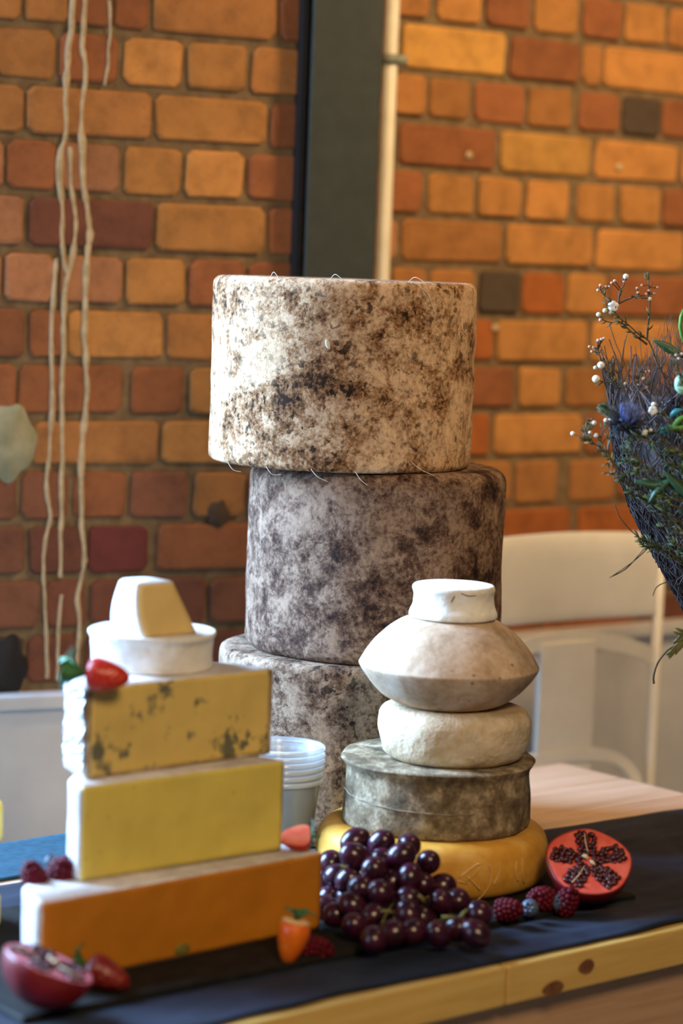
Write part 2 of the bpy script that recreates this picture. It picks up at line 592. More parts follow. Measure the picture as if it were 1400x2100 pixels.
def lay(wall, rows, lines, refx, zlo, extra_up):
    mort = 0.0125
    for r, row in enumerate(rows):
        zt = wall.S(refx, lines[r])[1]
        zb = wall.S(refx, lines[r + 1])[1]
        if zt < zlo: continue
        zb2 = max(zb, zlo - 0.02)
        ym = (lines[r] + lines[r + 1]) / 2
        edges = []
        for q, (a, b, c) in enumerate(row):
            sa, sb = wall.S(a, ym)[0] + 0.0012, wall.S(b, ym)[0] - 0.0012
            sa, sb = max(sa, wall.s0), min(sb, wall.s1 - 0.002)
            if sb - sa > 0.01:
                edges.append((sa, sb, c))
        lo, hi = edges[0][0] - mort, edges[-1][1] + mort
        rnd = random.Random(r * 17 + refx)
        while lo > wall.s0 + 0.03:
            L = rnd.choice([0.105, 0.105, 0.21])
            a = max(wall.s0, lo - L)
            edges.append((a, lo, rnd.choice('oOrp'))); lo = a - mort
        while hi < wall.s1 - 0.03:
            L = rnd.choice([0.105, 0.105, 0.21])
            b = min(wall.s1, hi + L)
            edges.append((hi, b, rnd.choice('oOrR'))); hi = b + mort
        for (a, b, c) in edges:
            wall.brick(a, b, zb2 + mort / 2, zt - mort / 2, c, int(a * 9999) + r * 131)
    zt0 = wall.S(refx, lines[0])[1]
    for e in range(extra_up):
        rnd = random.Random(e + refx)
        z0 = zt0 + e * C
        a = wall.s0
        while a < wall.s1 - 0.03:
            L = rnd.choice([0.105, 0.21]) if e % 2 else rnd.choice([0.105, 0.105, 0.21])
            b = min(wall.s1, a + L)
            wall.brick(a, b, z0 + mort / 2, z0 + C - mort / 2, rnd.choice('oOr'), int(a * 9999) + e * 77)
            a = b + mort


DADO_L = WL.S(60, 1416)[1]
DADO_R = WR.S(1380, 1268)[1]
lay(WL, rowsL, linesL, 310, DADO_L, 2)
lay(WR, rowsR, linesR, 1130, DADO_R, 2)


for (x, y) in ((962, 318), (1270, 343), (1015, 672)):
    a_, z_ = WR.S(x, y, 0.008)
    b = MB(); b.ellipsoid((a_, -0.008, z_), (0.008, 0.002, 0.0065), None, 10, 6)
    b.build('paint_speck', M['drip'], WR.root)

# white painted lower wall (dado with a small ledge)
def dado(wall, name, ztop, label):
    b = MB()
    b.box((wall.s0, -0.028, 0.0), (wall.s1, 0.0, ztop - 0.022))
    b.box((wall.s0, -0.044, ztop - 0.022), (wall.s1, 0.0, ztop), 0.004)
    o = b.build(name, M['white_wall'], None, smooth=False)
    o.location = wall.p0
    o.rotation_euler = (0, 0, wall.ang)
    tag(o, label, 'wall panel', kind='structure')


dado(WL, 'trim_1', DADO_L, 'white painted lower wall below the dark left bricks')
dado(WR, 'trim_2', DADO_R, 'white painted lower wall behind the white chair')


# paint drips
def drip(pts):
    P = [WL.S(x, y, 0.012) for x, y, wd in pts]
    W = [wd for _, _, wd in pts]
    path = smooth_path([(a, 0, z) for a, z in P], 5)
    n = len(path)
    vs, fs = [], []
    for i, p in enumerate(path):
        t = i / (n - 1) * (len(W) - 1)
        k = min(int(t), len(W) - 2)
        wd = (W[k] * (1 - (t - k)) + W[k + 1] * (t - k)) * 0.00075 * (0.9 + 0.5 * noise.noise(Vector((p.x * 40, 0, p.z * 75))))
        wob = 0.0025 * noise.noise(Vector((p.x * 10, 3, p.z * 35)))
        for q, (dx, dy) in enumerate([(-0.5, -0.0070), (-0.30, -0.0092), (0.30, -0.0092), (0.5, -0.0070)]):
            vs.append((p.x + dx * wd + wob, dy, p.z))
        if i:
            for q in range(3):
                b = (i - 1) * 4 + q
                fs.append((b, b + 1, b + 5, b + 4))
    mesh_obj('paint_drip', vs, fs, M['drip'], WL.root)


drip([(152, -30, 15), (148, 60, 15), (138, 160, 15), (136, 270, 14), (125, 320, 16), (128, 420, 15), (132, 520, 12), (140, 560, 9)])
drip([(178, -30, 14), (172, 80, 15), (177, 150, 12), (168, 250, 13), (170, 300, 18), (176, 400, 14), (187, 480, 22), (180, 530, 15),
      (178, 620, 14), (177, 720, 13), (181, 790, 12), (176, 860, 14), (168, 960, 14), (170, 1080, 12), (175, 1150, 13), (162, 1220, 12), (165, 1290, 9), (156, 1392, 8)])
drip([(145, 300, 12), (150, 400, 10), (158, 470, 12), (148, 540, 12), (136, 600, 13), (134, 700, 12), (128, 800, 11), (131, 900, 11), (127, 1000, 11), (127, 1100, 11), (125, 1185, 9)])
drip([(118, 530, 9), (113, 600, 10), (108, 720, 11), (109, 840, 11), (104, 920, 10), (97, 1000, 10), (104, 1060, 9), (92, 1130, 10), (91, 1190, 8), (96, 1290, 9), (98, 1392, 8)])
drip([(128, 1220, 7), (121, 1300, 9), (119, 1396, 9)])
drip([(226, 0, 7), (228, 60, 7), (224, 130, 8), (216, 175, 6)])


def patch(cxp, cyp, rx, ry, mat, name, seed, off=0.0092):
    vs, fs = [], []
    n = 40
    c = WL.S(cxp, cyp)
    vs.append((c[0], -off - 0.0004, c[1]))
    for k in range(n):
        g = 2 * math.pi * k / n
        m = 1 + 0.45 * noise.noise(Vector((math.cos(g) * 1.3 + seed, math.sin(g) * 1.3, seed)))
        vs.append((c[0] + rx * m * math.cos(g), -off, c[1] + ry * m * math.sin(g)))
    for k in range(n):
        g = 2 * math.pi * k / n
        v = vs[1 + k]
        vs.append((v[0] + math.cos(g) * 0.003, -0.004, v[2] + math.sin(g) * 0.003))
    for k in range(n):
        k2 = (k + 1) % n
        fs += [(0, 1 + k, 1 + k2), (1 + k, 1 + n + k, 1 + n + k2, 1 + k2)]
    return mesh_obj(name, vs, fs, mat, WL.root)


patch(8, 905, 0.042, 0.055, M['plaster'], 'plaster_patch', 2.0)
patch(8, 1372, 0.030, 0.042, simple('soot', (0.008, 0.007, 0.008), (0.02, 0.016, 0.016), 30, 0.9, 0.3), 'soot_stain', 5.0)
patch(443, 1052, 0.017, 0.020, simple('dark_stain', (0.05, 0.03, 0.015), (0.09, 0.055, 0.025), 40, 0.9, 0.3), 'dark_stain', 8.0)

# steel column + conduit
colr = empty('steel_column', (-0.0165, 3.76, 0), math.radians(18))
tag(colr, 'dark green-grey steel column between the two brick walls', 'column')
b = MB(); b.box((-0.0555, 0.0, 0), (0.0565, 0.012, 2.6), 0.002); b.build('front_flange', M['steel'], colr, False)
b = MB(); b.box((-0.0045, 0.012, 0), (0.0045, 0.10, 2.6)); b.build('web', M['steel'], colr, False)
b = MB(); b.box((-0.0555, 0.10, 0), (0.0565, 0.112, 2.6), 0.002); b.build('rear_flange', M['steel'], colr, False)
M['black'] = simple('shade_black', (0.004, 0.004, 0.004), (0.008, 0.007, 0.006), 30, 0.8, 0.1)
b = MB(); b.box((-0.064, 0.028, 0), (-0.0555, 0.10, 2.6)); b.build('shade_strip', M['black'], colr, False)  # added near-black strip stands in for the shadow gap beside the column
pa = U(802, 60, 3.98)
pipe = empty('conduit_pipe', (pa.x, pa.y, 0))
tag(pipe, 'pale cream vertical conduit pipe beside the steel column', 'pipe')
b = MB(); b.tube([(0, 0, 0.0), (0, 0, 2.6)], 0.0125, 16); b.build('pipe', M['conduit'], pipe)
zc = U(802, 122, 3.98).z
b = MB(); b.tube([(0, 0, zc - 0.008), (0, 0, zc + 0.008)], 0.0155, 16); b.box((-0.004, 0.0, zc - 0.008), (0.028, 0.02, zc + 0.008)); b.build('clip', M['clip'], pipe)

# ------------------------------------------------------------------ table
TA = math.radians(40.4)
TU = Vector((math.cos(TA), math.sin(TA), 0))
TN = Vector((-math.sin(TA), math.cos(TA), 0))


def T(u, n, z):
    return TU * u + TN * n + Vector((0, 0, z))


def tun(p):
    return p.dot(TU), p.dot(TN)


U0, U1, N0, N1, ZT = 0.75, 2.67, 1.832, 2.590, 0.750
tab = empty('wooden_table', (0, 0, 0), TA)
tag(tab, 'pale pine table carrying all the cheeses and fruit', 'table')
UJ = tun(UZ(1083, 1997, ZT))[0]


def board(name, lo, hi, mat, ch=0.003):
    b = MB()
    c = [(lo[i] + hi[i]) / 2 for i in range(3)]
    b.box([lo[i] - c[i] for i in range(3)], [hi[i] - c[i] for i in range(3)], ch)
    return b.build(name, mat, tab, smooth=False, loc=c)


board('front_plank', (U0, N0, ZT - 0.044), (UJ - 0.0012, N0 + 0.095, ZT), M['pine'])
board('front_plank', (UJ + 0.0012, N0, ZT - 0.044), (U1, N0 + 0.095, ZT), M['pine'])
nb = 5
wd = (N1 - N0 - 0.096) / nb
for i in range(nb):
    board('top_plank', (U0, N0 + 0.0965 + i * wd, ZT - 0.03), (U1, N0 + 0.096 + (i + 1) * wd - 0.001, ZT - 0.0004), M['top_wood'], 0.002)
board('front_apron', (U0 + 0.03, N0 + 0.030, ZT - 0.16), (U1 - 0.03, N0 + 0.055, ZT - 0.044), M['apron'])
board('rear_apron', (U0 + 0.03, N1 - 0.075, ZT - 0.12), (U1 - 0.03, N1 - 0.05, ZT - 0.03), M['apron'])
for uu in (U0 + 0.06, U1 - 0.13):
    for nn in (N0 + 0.056, N1 - 0.146):
        board('leg', (uu, nn, 0), (uu + 0.07, nn + 0.07, ZT - 0.03), M['apron'])
for (px, py, rx, rz) in ((1138, 2026, 0.017, 0.0085), (1205, 1982, 0.013, 0.009)):
    q = UP(px, py, T(0, N0, 0), -TN)
    uu = q.dot(TU)
    kz = min(q.z, ZT - 0.012)
    vs = [(uu, N0 - 0.0007, kz)]
    for k in range(14):
        g = 2 * math.pi * k / 14
        vs.append((uu + rx * math.cos(g) * (1.25 if math.cos(g) < 0 else 0.8), N0 - 0.0003, kz + rz * math.sin(g) * (0.7 + 0.3 * abs(math.sin(g)))))
    mesh_obj('knot', vs, [(0, 1 + k, 1 + (k + 1) % 14) for k in range(14)], M['knot'], tab)['label'] = 'dark brown wood knot'

# ------------------------------------------------------------------ cloth runner
ZC = ZT + 0.004   # nominal cloth top
ZS = ZC + 0.006   # slate top
bl = tun(UZ(0, 1748, ZC)); br_ = tun(UZ(1110, 1702, ZC)); br2 = tun(UZ(1400, 1657, ZC))
fl_ = [tun(UZ(x, y, ZC)) for x, y in ((440, 2100), (700, 2037), (1020, 1972), (1400, 1888))]


def lin(pts, u):
    if u <= pts[0][0]: return pts[0][1]
    for (a, b), (c, d) in zip(pts, pts[1:]):
        if u <= c: return b + (d - b) * (u - a) / (c - a)
    return pts[-1][1]


backp = sorted([(0.7, 2.405), (1.75, 2.405), br_, br2, (2.6, br2[1] - 0.01)])
frontp = sorted([(0.7, N0 + 0.05)] + fl_ + [(2.6, fl_[-1][1])])
vs, fs = [], []
nu, nv = 150, 56
for i in range(nu + 1):
    u = 0.79 + (2.58 - 0.79) * i / nu
    nf, nbk = lin(frontp, u), lin(backp, u)
    for j in range(nv + 1):
        t = j / nv
        n = nf + (nbk - nf) * t
        n += 0.004 * noise.noise(Vector((u * 14, t * 3, 1))) * (1 if t in (0, 1) else 0.5)
        under = (1.22 < u < 2.17 and 1.93 < n < 2.32) or (u > 2.27 and 1.92 < n < 2.12)
        k = 0.0 if under else 1.0
        h = 0.0028 * max(0, noise.noise(Vector((u * 9, n * 22, 4)))) + 0.003 * max(0, noise.noise(Vector((u * 5 + n * 9, n * 40 - u * 8, 9))))
        if u < 1.3 or n < 1.935:
            h += 0.008 * max(0, noise.noise(Vector((u * 6, n * 28 + u * 3, 2.2))))
        edge = min(1.0, min(t, 1 - t) * 12)
        z = ZT + 0.0012 + 0.0022 + k * h * (0.3 + 0.7 * edge)
        vs.append(T(u, n, z))
N_ = nv + 1
for i in range(nu):
    for j in range(nv):
        a = i * N_ + j
        fs.append((a, a + N_, a + N_ + 1, a + 1))
clo = mesh_obj('table_runner', vs, fs, M['cloth'])
sm = clo.modifiers.new('thickness', 'SOLIDIFY'); sm.thickness = 0.002; sm.offset = -1
tag(clo, 'dark navy linen runner spread over the pine table', 'cloth')


def napkin():
    vs, fs = [], []
    for i in range(61):
        u = 1.05 + 0.84 * i / 60
        for j in range(21):
            t = j / 20
            n = 2.432 + 0.012 * noise.noise(Vector((u * 5, 1, 1))) * (1 - t) + 0.152 * t
            z = ZT + 0.0034 + 0.004 * max(0, noise.noise(Vector((u * 7, n * 20, 7)))) * 1.0
            vs.append(T(u, n, z))
    for i in range(60):
        for j in range(20):
            a = i * 21 + j
            fs.append((a, a + 21, a + 22, a + 1))
    o = mesh_obj('blue_napkin', vs, fs, M['napkin'])
    sm = o.modifiers.new('thickness', 'SOLIDIFY'); sm.thickness = 0.002; sm.offset = -1
    tag(o, 'teal blue cloth napkin at the left rear of the table', 'cloth')


M['napkin'] = simple('teal_cloth', (0.005, 0.042, 0.070), (0.009, 0.066, 0.105), 80, 0.7, 0.3)
napkin()


def slate(u0, u1, n0, n1, label):
    b = MB()
    rnd = random.Random(int(u0 * 100))
    pts = []
    for (a, c) in (((u0, n0), (u1, n0)), ((u1, n0), (u1, n1)), ((u1, n1), (u0, n1)), ((u0, n1), (u0, n0))):
        for k in range(16):
            t = k / 16
            j = rnd.uniform(-0.0016, 0.0016)
            pts.append((a[0] + (c[0] - a[0]) * t + j, a[1] + (c[1] - a[1]) * t + j))
    n = len(pts)
    cxm, cnm = (u0 + u1) / 2, (n0 + n1) / 2
    v = [(x - cxm, y - cnm, 0) for x, y in pts] + [(x - cxm, y - cnm, 0.004) for x, y in pts]
    v += [((x - cxm) * 0.99, (y - cnm) * 0.988, ZS - ZC) for x, y in pts]
    f = [tuple(range(2 * n, 3 * n)), tuple(reversed(range(n)))]
    for k in range(n):
        k2 = (k + 1) % n
        f += [(k, k2, n + k2, n + k), (n + k, n + k2, 2 * n + k2, 2 * n + k)]
    o = mesh_obj('slate_board', v, f, M['slate'], smooth=False)
    o.location = T(cxm, cnm, ZC)
    o.rotation_euler = (0, 0, TA)
    tag(o, label, 'serving board', 'black slate boards on the runner')


slate(1.27, 1.722, 1.945, 2.30, 'black slate board under the cut orange and yellow half wheels')
slate(1.726, 2.145, 1.945, 2.272, 'black slate board under the round orange cheese and grapes')

# ------------------------------------------------------------------ big clothbound truckles
M['tr_top'] = truckle_mat('rind_tan', (0.55, 0.375, 0.225), (0.25, 0.122, 0.050), (0.028, 0.014, 0.008), 0.546, 0.95, 1.0)
M['tr_mid'] = truckle_mat('rind_purple_brown', (0.28, 0.186, 0.126), (0.095, 0.050, 0.032), (0.020, 0.011, 0.009), 0.555, 0.55, 4.0, 1.35, 0.24)
M['tr_low'] = truckle_mat('rind_grey_brown', (0.36, 0.26, 0.18), (0.145, 0.084, 0.052), (0.028, 0.016, 0.011), 0.55, 0.9, 9.0, 1.15, 0.32)
M['thread'] = simple('linen_thread', (0.55, 0.50, 0.42), (0.68, 0.62, 0.52), 50, 0.8, 0)


def truckle(px, py, hw, D, z0, z1, ftop, fbot, mat, seed, label, taper=0.0, threads=()):
    p = U(px, py, D)
    R = hw / F * D
    root = empty('cheese_truckle', (p.x, p.y, z0))
    tag(root, label, 'cheese', 'clothbound truckles in the tall stack')
    h = z1 - z0
    prof = fillet([(0, 0, 0), (R + taper, 0, fbot), (R, h, ftop), (0, h, 0)], 0.006)
    me = lathe_mesh('rind', prof, 128, mat, 0.0022, 11, seed, None, 0.0007, 70)
    link_mesh('rind', me, None, root)
    return root, R, h


def threads(root, lst):
    for pts in lst:
        b = MB()
        b.tube(smooth_path([Vector(q) for q in pts], 5), 0.0004, 5)
        b.build('loose_thread', M['thread'], root)


DT = 3.237
ZT1 = U(700, 971, DT - 0.175).z; ZT2 = U(740, 1369, DT - 0.172).z; ZTOP = U(700, 573, DT - 0.175).z
t3, R3, h3 = truckle(708, 1550, 268, DT, ZC, ZT2, 0.014, 0.012, M['tr_low'], 3, 'grey-brown mottled cheese truckle at the bottom of the tall stack')
t2, R2, h2 = truckle(768, 1150, 264, DT + 0.003, ZT2, ZT1, 0.022, 0.016, M['tr_mid'], 2, 'dark purple-brown cheese truckle in the middle of the tall stack')
t1, R1, h1 = truckle(702, 765, 268, DT, ZT1, ZTOP, 0.013, 0.010, M['tr_top'], 1, 'tan mould-spotted cheese truckle on top of the tall stack', 0.001)
rnd = random.Random(3)


def on_side(R, g, z, out=0.0025):
    return Vector(((R + out) * math.cos(g), (R + out) * math.sin(g), z))


F0 = -math.pi / 2
tl = []
for (dg, dz, ln) in ((-0.55, -0.001, 0.02), (-0.2, 0.0, 0.022), (-0.95, -0.001, 0.018), (0.55, 0.012, 0.03), (0.12, -0.001, 0.016)):
    a = on_side(R1, F0 + dg, 0.004 + dz)
    tl.append([a, a + Vector((ln * 0.4, -0.004, -0.009)), a + Vector((ln, -0.004, -0.004 - 0.02 * rnd.random()))])
for (dg, ln) in ((-0.62, 0.014), (-0.12, 0.022), (0.5, 0.03)):
    a = on_side(R1 - 0.012, F0 + dg, h1 - 0.001)
    tl.append([a, a + Vector((ln * 0.3, -0.006, 0.007)), a + Vector((ln * 0.8, -0.01, -0.001))])
a = on_side(R1, F0 + 0.62, h1 - 0.012)
tl.append([a + Vector((-0.02, -0.004, 0.012)), a, a + Vector((0.010, 0.006, -0.020)), a + Vector((0.014, 0.008, -0.030))])
threads(t1, tl)
# embossed maker's tab pressed in the top truckle's cloth
b = MB()
for (x0, y0, x1, y1) in ((850, 632, 910, 645), (850, 632, 848, 668), (848, 668, 892, 682), (910, 645, 892, 682), (862, 636, 861, 668)):
    pts = []
    for k in range(6):
        t = k / 5
        g = math.asin(max(-1, min(1, ((x0 + (x1 - x0) * t) - 702) / 268)))
        zz = U(700, y0 + (y1 - y0) * t - 0.037 * ((x0 + (x1 - x0) * t) - 700), 3.10).z - ZT1
        pts.append(on_side(R1, F0 + g, zz, 0.0003))
    b.tube(pts, 0.0011, 6)
b.build('embossed_tab', M['tr_top'], t1)

g_ = math.asin((672 - 702) / 268.0)
q = on_side(R1, F0 + g_, U(672, 706, DT - R1).z - ZT1, 0.0006)
b = MB(); b.ellipsoid(q, (0.0030, 0.0008, 0.0065), Matrix.Rotation(-0.3, 3, 'Y'), 10, 8); b.build('pale_fleck', M['thread'], t1)

# ------------------------------------------------------------------ left stack: cut half wheels
M['orange_paste'] = paste_mat('orange_paste', (0.56, 0.205, 0.010))
M['yellow_paste'] = paste_mat('yellow_paste', (0.76, 0.62, 0.13), None, (0.50, 0.36, 0.06))
M['blue_paste'] = paste_mat('blue_veined_paste', (0.74, 0.55, 0.17), (0.050, 0.080, 0.085))
M['rind_white'] = rind_mat('rind_chalky', (0.50, 0.46, 0.44), (0.66, 0.62, 0.60), (0.78, 0.76, 0.74))
M['rind_pale'] = rind_mat('rind_pale_yellow', (0.54, 0.46, 0.30), (0.68, 0.62, 0.50), (0.78, 0.75, 0.68))
M['rind_brown'] = rind_mat('rind_brown', (0.20, 0.12, 0.06), (0.38, 0.28, 0.17), (0.60, 0.53, 0.45))


def half_wheel(name, pl, pr, z0, z1, bdepth, rind, paste, inset, label, seed, wrinkle=0.0):
    """pl/pr: world XY of the cut face's left and right ends"""
    c = (pl + pr) / 2
    e = (pr - pl); a = e.length / 2; ang = math.atan2(e.y, e.x)
    root = empty(name, (c.x, c.y, z0), ang)
    tag(root, label, 'cheese', 'cut half wheels in the left stack')
    h = z1 - z0
    n, m = 48, 14
    sd = Vector((seed, seed * 2, 0))
    outline = []
    for k in range(n + 1):
        g = math.pi * k / n
        outline.append((a * math.cos(g), bdepth * math.sin(g) ** 0.85 if 0 < k < n else 0.0))
    vs, fs = [], []
    fil = 0.004
    zs = [(0, -fil), (fil, 0)] + [(fil + (h - 2 * fil) * k / m, 0) for k in range(1, m)] + [(h - fil, 0), (h, -fil)]
    for (z, ins) in zs:
        for k, (x, y) in enumerate(outline):
            rr = math.hypot(x, y) or 1
            d = noise.fractal(Vector((x, y, z)) * 22 + sd, 0.9, 2, 3) * (0.0012 + wrinkle) if y > 0.001 else noise.noise(Vector((x * 3, 0, z)) * 30 + sd) * (0.0008 + wrinkle * 0.7)
            s = 1 + (ins + d) / rr
            vs.append((x * s, y * s, z))
    K = n + 1
    for i in range(len(zs) - 1):
        for k in range(n):
            fs.append((i * K + k, i * K + k + 1, (i + 1) * K + k + 1, (i + 1) * K + k))
        fs.append((i * K + n, i * K, (i + 1) * K, (i + 1) * K + n))
    fs.append(tuple(reversed(range(K))))
    t = (len(zs) - 1) * K
    fs.append(tuple(range(t, t + K)))
    mesh_obj('rind', vs, fs, rind, root)
    # paste: the cut face, a slab set into the rind frame
    vs, fs = [], []
    nx, nz = 60, 18
    x0, x1 = -a + inset[0], a - inset[1]
    zz0, zz1 = inset[2], h - inset[3]
    for i in range(nx + 1):
        for j in range(nz + 1):
            x = x0 + (x1 - x0) * i / nx; z = zz0 + (zz1 - zz0) * j / nz
            if i in (0, nx): x += 0.0015 * noise.noise(Vector((i, z * 90, seed)))
            if j in (0, nz): z += 0.0010 * noise.noise(Vector((x * 60, j, seed)))
            vs.append((x, -0.0012 + 0.0009 * noise.noise(Vector((x * 40, seed, z * 40))), z))
    Z = nz + 1
    for i in range(nx):
        for j in range(nz):
            q = i * Z + j
            fs.append((q, q + Z, q + Z + 1, q + 1))
    o = mesh_obj('paste', vs, fs, paste, root)
    sl = o.modifiers.new('slab', 'SOLIDIFY'); sl.thickness = 0.004; sl.offset = -1
    return root


ZO = ZS; ZY = 0.849; ZB = 0.952; ZW = 1.050
opl, opr = UZ(80, 2024, ZO), UZ(655, 1905, ZO)
half_wheel('orange_half_cheese', opl, opr, ZO, ZY, 0.122, M['rind_white'], M['orange_paste'], (0.002, 0.0015, 0.0015, 0.0022),
           'deep orange cut half wheel of cheese at the bottom of the left stack', 1.0)
_o = bpy.data.objects['orange_half_cheese']
q = UP(372, 1955, opl, Vector(((opr - opl).y, -(opr - opl).x, 0)).normalized())
M['mould'] = simple('green_mould', (0.10, 0.11, 0.02), (0.26, 0.22, 0.03), 90, 0.8, 0.3)
b = MB(); b.ellipsoid(((q - (opl + opr) / 2).dot((opr - opl).normalized()), -0.0012, max(0.009, q.z - ZO)), (0.011, 0.0008, 0.0065), None, 12, 6)
b.build('mould_spot', M['mould'], _o)
ypl, ypr = UZ(163, 1811, ZY), UZ(576, 1745, ZY)
half_wheel('yellow_half_cheese', ypl, ypr, ZY, ZB, 0.092, M['rind_white'], M['yellow_paste'], (0.001, 0.002, 0.0025, 0.0006),
           'plain yellow cut half wheel of cheese between the orange and blue-veined ones', 2.0)
bpl, bpr = UZ(176, 1600, ZB), UZ(552, 1547, ZB)
half_wheel('blue_veined_half_cheese', bpl, bpr, ZB, ZW, 0.105, M['rind_white'], M['blue_paste'], (0.0045, 0.004, 0.0028, 0.0008),  # pale rind paints the white-lit look of the top into its colour
           'blue-veined yellow cut half wheel of cheese with brown rind edges', 3.0, 0.0022)
# brown rind edge framing the blue cheese's cut face
root = bpy.data.objects['blue_veined_half_cheese']
a = (bpr - bpl).length / 2
b = MB()
hb = ZW - ZB
for (x0, x1, z0, z1) in ((-a - 0.0006, -a + 0.007, 0.001, hb - 0.001), (a - 0.0065, a + 0.0006, 0.001, hb - 0.001), (-a + 0.007, a - 0.0065, 0.001, 0.0045)):
    b.box((x0, -0.0010, z0), (x1, 0.004, z1), 0.0004)
b.build('rind_edge', M['rind_brown'], root)['label'] = 'brown rind edge round the cut face'
# foil left round the blue cheese's rind
foil = NT('crumpled_foil'); v = foil.coord(); nn = foil.noise(v, 70, 4, 0.6, 0.6); foil.bump(nn, 0.9, 0.006)
M['foil'] = foil.set((0.80, 0.80, 0.84), 0.38, Metallic=0.35)
c = (bpl + bpr) / 2; e = bpr - bpl; a = e.length / 2
root = bpy.data.objects['blue_veined_half_cheese']
vs, fs = [], []
K, J = 40, 16
for k in range(K + 1):
    g = math.pi * (0.30 + 0.695 * k / K)
    for j in range(J + 1):
        z = 0.006 + (ZW - ZB - 0.008) * j / J
        d = 0.0035 + 0.0032 * noise.noise(Vector((g * 9, z * 75, 2))) + 0.0022 * noise.noise(Vector((g * 25, z * 160, 5)))
        vs.append(((a + d) * math.cos(g), (0.105 + d) * math.sin(g) ** 0.85, z))
for k in range(K):
    for j in range(J):
        q = k * (J + 1) + j
        fs.append((q, q + J + 1, q + J + 2, q + 1))
o = mesh_obj('foil_wrap', vs, fs, M['foil'], root, smooth=False)
o['label'] = 'crumpled silver foil round the rind'

# white round on top of the blue one
M['bloomy'] = rind_mat('bloomy_white', (0.62, 0.59, 0.54), (0.76, 0.74, 0.69), (0.84, 0.83, 0.80), 26, 0.6, 0.003)
pw = U(311, 1350, 2.678)
prof = fillet([(0, 0, 0), (0.0685, 0, 0.004), (0.0675, 0.010, 0.003), (0.0685, 0.032, 0.003), (0.0722, 0.0375, 0.003), (0.0718, 0.042, 0.003), (0.066, 0.0412, 0.003), (0, 0.0405, 0)], 0.004)
me = lathe_mesh('white_round_cheese', prof, 96, M['bloomy'], 0.0016, 30, 5, None, 0.0007, 110)
o = link_mesh('white_round_cheese', me, None, None, (pw.x, pw.y, ZW))
tag(o, 'white bloomy round cheese on the blue-veined half wheel', 'cheese')

# truncated pyramid cheese
M['chalk'] = rind_mat('chalk_white', (0.70, 0.68, 0.64), (0.80, 0.78, 0.74), (0.86, 0.85, 0.82), 30, 0.3, 0.002)
M['cream_cut'] = paste_mat('cream_cut', (0.76, 0.55, 0.22))
ZP = ZW + 0.0412
pc = U(293, 1298, 2.612)
ang = math.radians(41)
root = empty('pyramid_cheese', (pc.x, pc.y, ZP), ang)
tag(root, 'white truncated pyramid cheese with one cream cut face, topmost on the left stack', 'cheese')
# local: x along the cut face, y backwards; corner at origin
sb, hh = 0.074, 0.0575


def pyr_ring(t):
    # t 0..1 height, gives ring of a rounded square shrinking to the top
    wx = sb * (1 - t) + 0.047 * t
    wy = 0.070 * (1 - t) + 0.044 * t
    bul = 0.0045 * math.sin(math.pi * t) + 0.002 * t
    ox = -0.0005 * t; oy = 0.010 * t
    pts = []
    x0, x1, y0, y1 = ox - bul, ox + wx, oy, oy + wy
    pts.append((x1, y0)); 
    r = 0.016
    cs = [(x1 - r, y1 - r, 0), (x0 + r, y1 - r, 90)]
    for (qx, qy, g0) in cs:
        for k in range(6):
            g = math.radians(g0 + 90 * k / 5)
            pts.append((qx + r * math.cos(g), qy + r * math.sin(g)))
    r2 = 0.003
    for k in range(4):
        g = math.radians(180 + 90 * k / 3)
        pts.append((x0 + r2 + r2 * math.cos(g), y0 + r2 + r2 * math.sin(g)))
    return pts


vs, fs = [], []
H = 12
for i in range(H + 1):
    for (x, y) in pyr_ring(i / H):
        vs.append((x, y, hh * i / H))
K = len(pyr_ring(0))
for (x, y) in pyr_ring(1):
    vs.append(((x - 0.02) * 0.9 + 0.02, (y - 0.03) * 0.9 + 0.03, hh + 0.002))
for i in range(H + 1):
    for k in range(K):
        k2 = (k + 1) % K
        fs.append((i * K + k, i * K + k2, (i + 1) * K + k2, (i + 1) * K + k))
fs.append(tuple(reversed(range(K))))
fs.append(tuple(range((H + 1) * K, (H + 2) * K)))
mesh_obj('body', vs, fs, M['chalk'], root)
vs, fs = [], []
for i in range(13):
    t = 0.015 + 0.965 * i / 12
    P = pyr_ring(t)
    xa, xb, y = P[-1][0] + 0.0006, P[0][0] - 0.0004, P[0][1]
    vs += [(xa + (xb - xa) * k / 8, y - 0.0009, hh * t) for k in range(9)]
for i in range(12):
    for k in range(8):
        q = i * 9 + k
        fs.append((q, q + 1, q + 10, q + 9))
o = mesh_obj('cut_face', vs, fs, M['cream_cut'], root)
sl = o.modifiers.new('slab', 'SOLIDIFY'); sl.thickness = 0.003; sl.offset = -1
o['label'] = 'smooth cream cut face'

# ------------------------------------------------------------------ right stack
M['orange_rind'] = rind_mat('orange_waxy_rind', (0.56, 0.27, 0.035), (0.66, 0.33, 0.045), (0.72, 0.42, 0.10), 16, 0.25, 0.002, 0.5)
M['grey_rind'] = rind_mat('grey_mould_rind', (0.080, 0.056, 0.032), (0.21, 0.155, 0.090), (0.46, 0.37, 0.24), 36, 0.6, 0.004)
M['toma'] = rind_mat('pale_toma_rind', (0.50, 0.37, 0.22), (0.62, 0.49, 0.32), (0.72, 0.61, 0.45), 20, 0.8, 0.006)
M['ufo'] = rind_mat('tan_dusty_rind', (0.38, 0.255, 0.155), (0.52, 0.375, 0.25), (0.64, 0.51, 0.38), 24, 0.4, 0.002, 0.9, (0.16, 0.13, 0.12))
M['brie'] = rind_mat('small_bloomy', (0.66, 0.62, 0.52), (0.80, 0.77, 0.69), (0.86, 0.84, 0.79), 30, 0.5, 0.003)
M['crack'] = simple('brown_crease', (0.14, 0.08, 0.04), (0.26, 0.16, 0.09), 60, 0.9, 0.2)
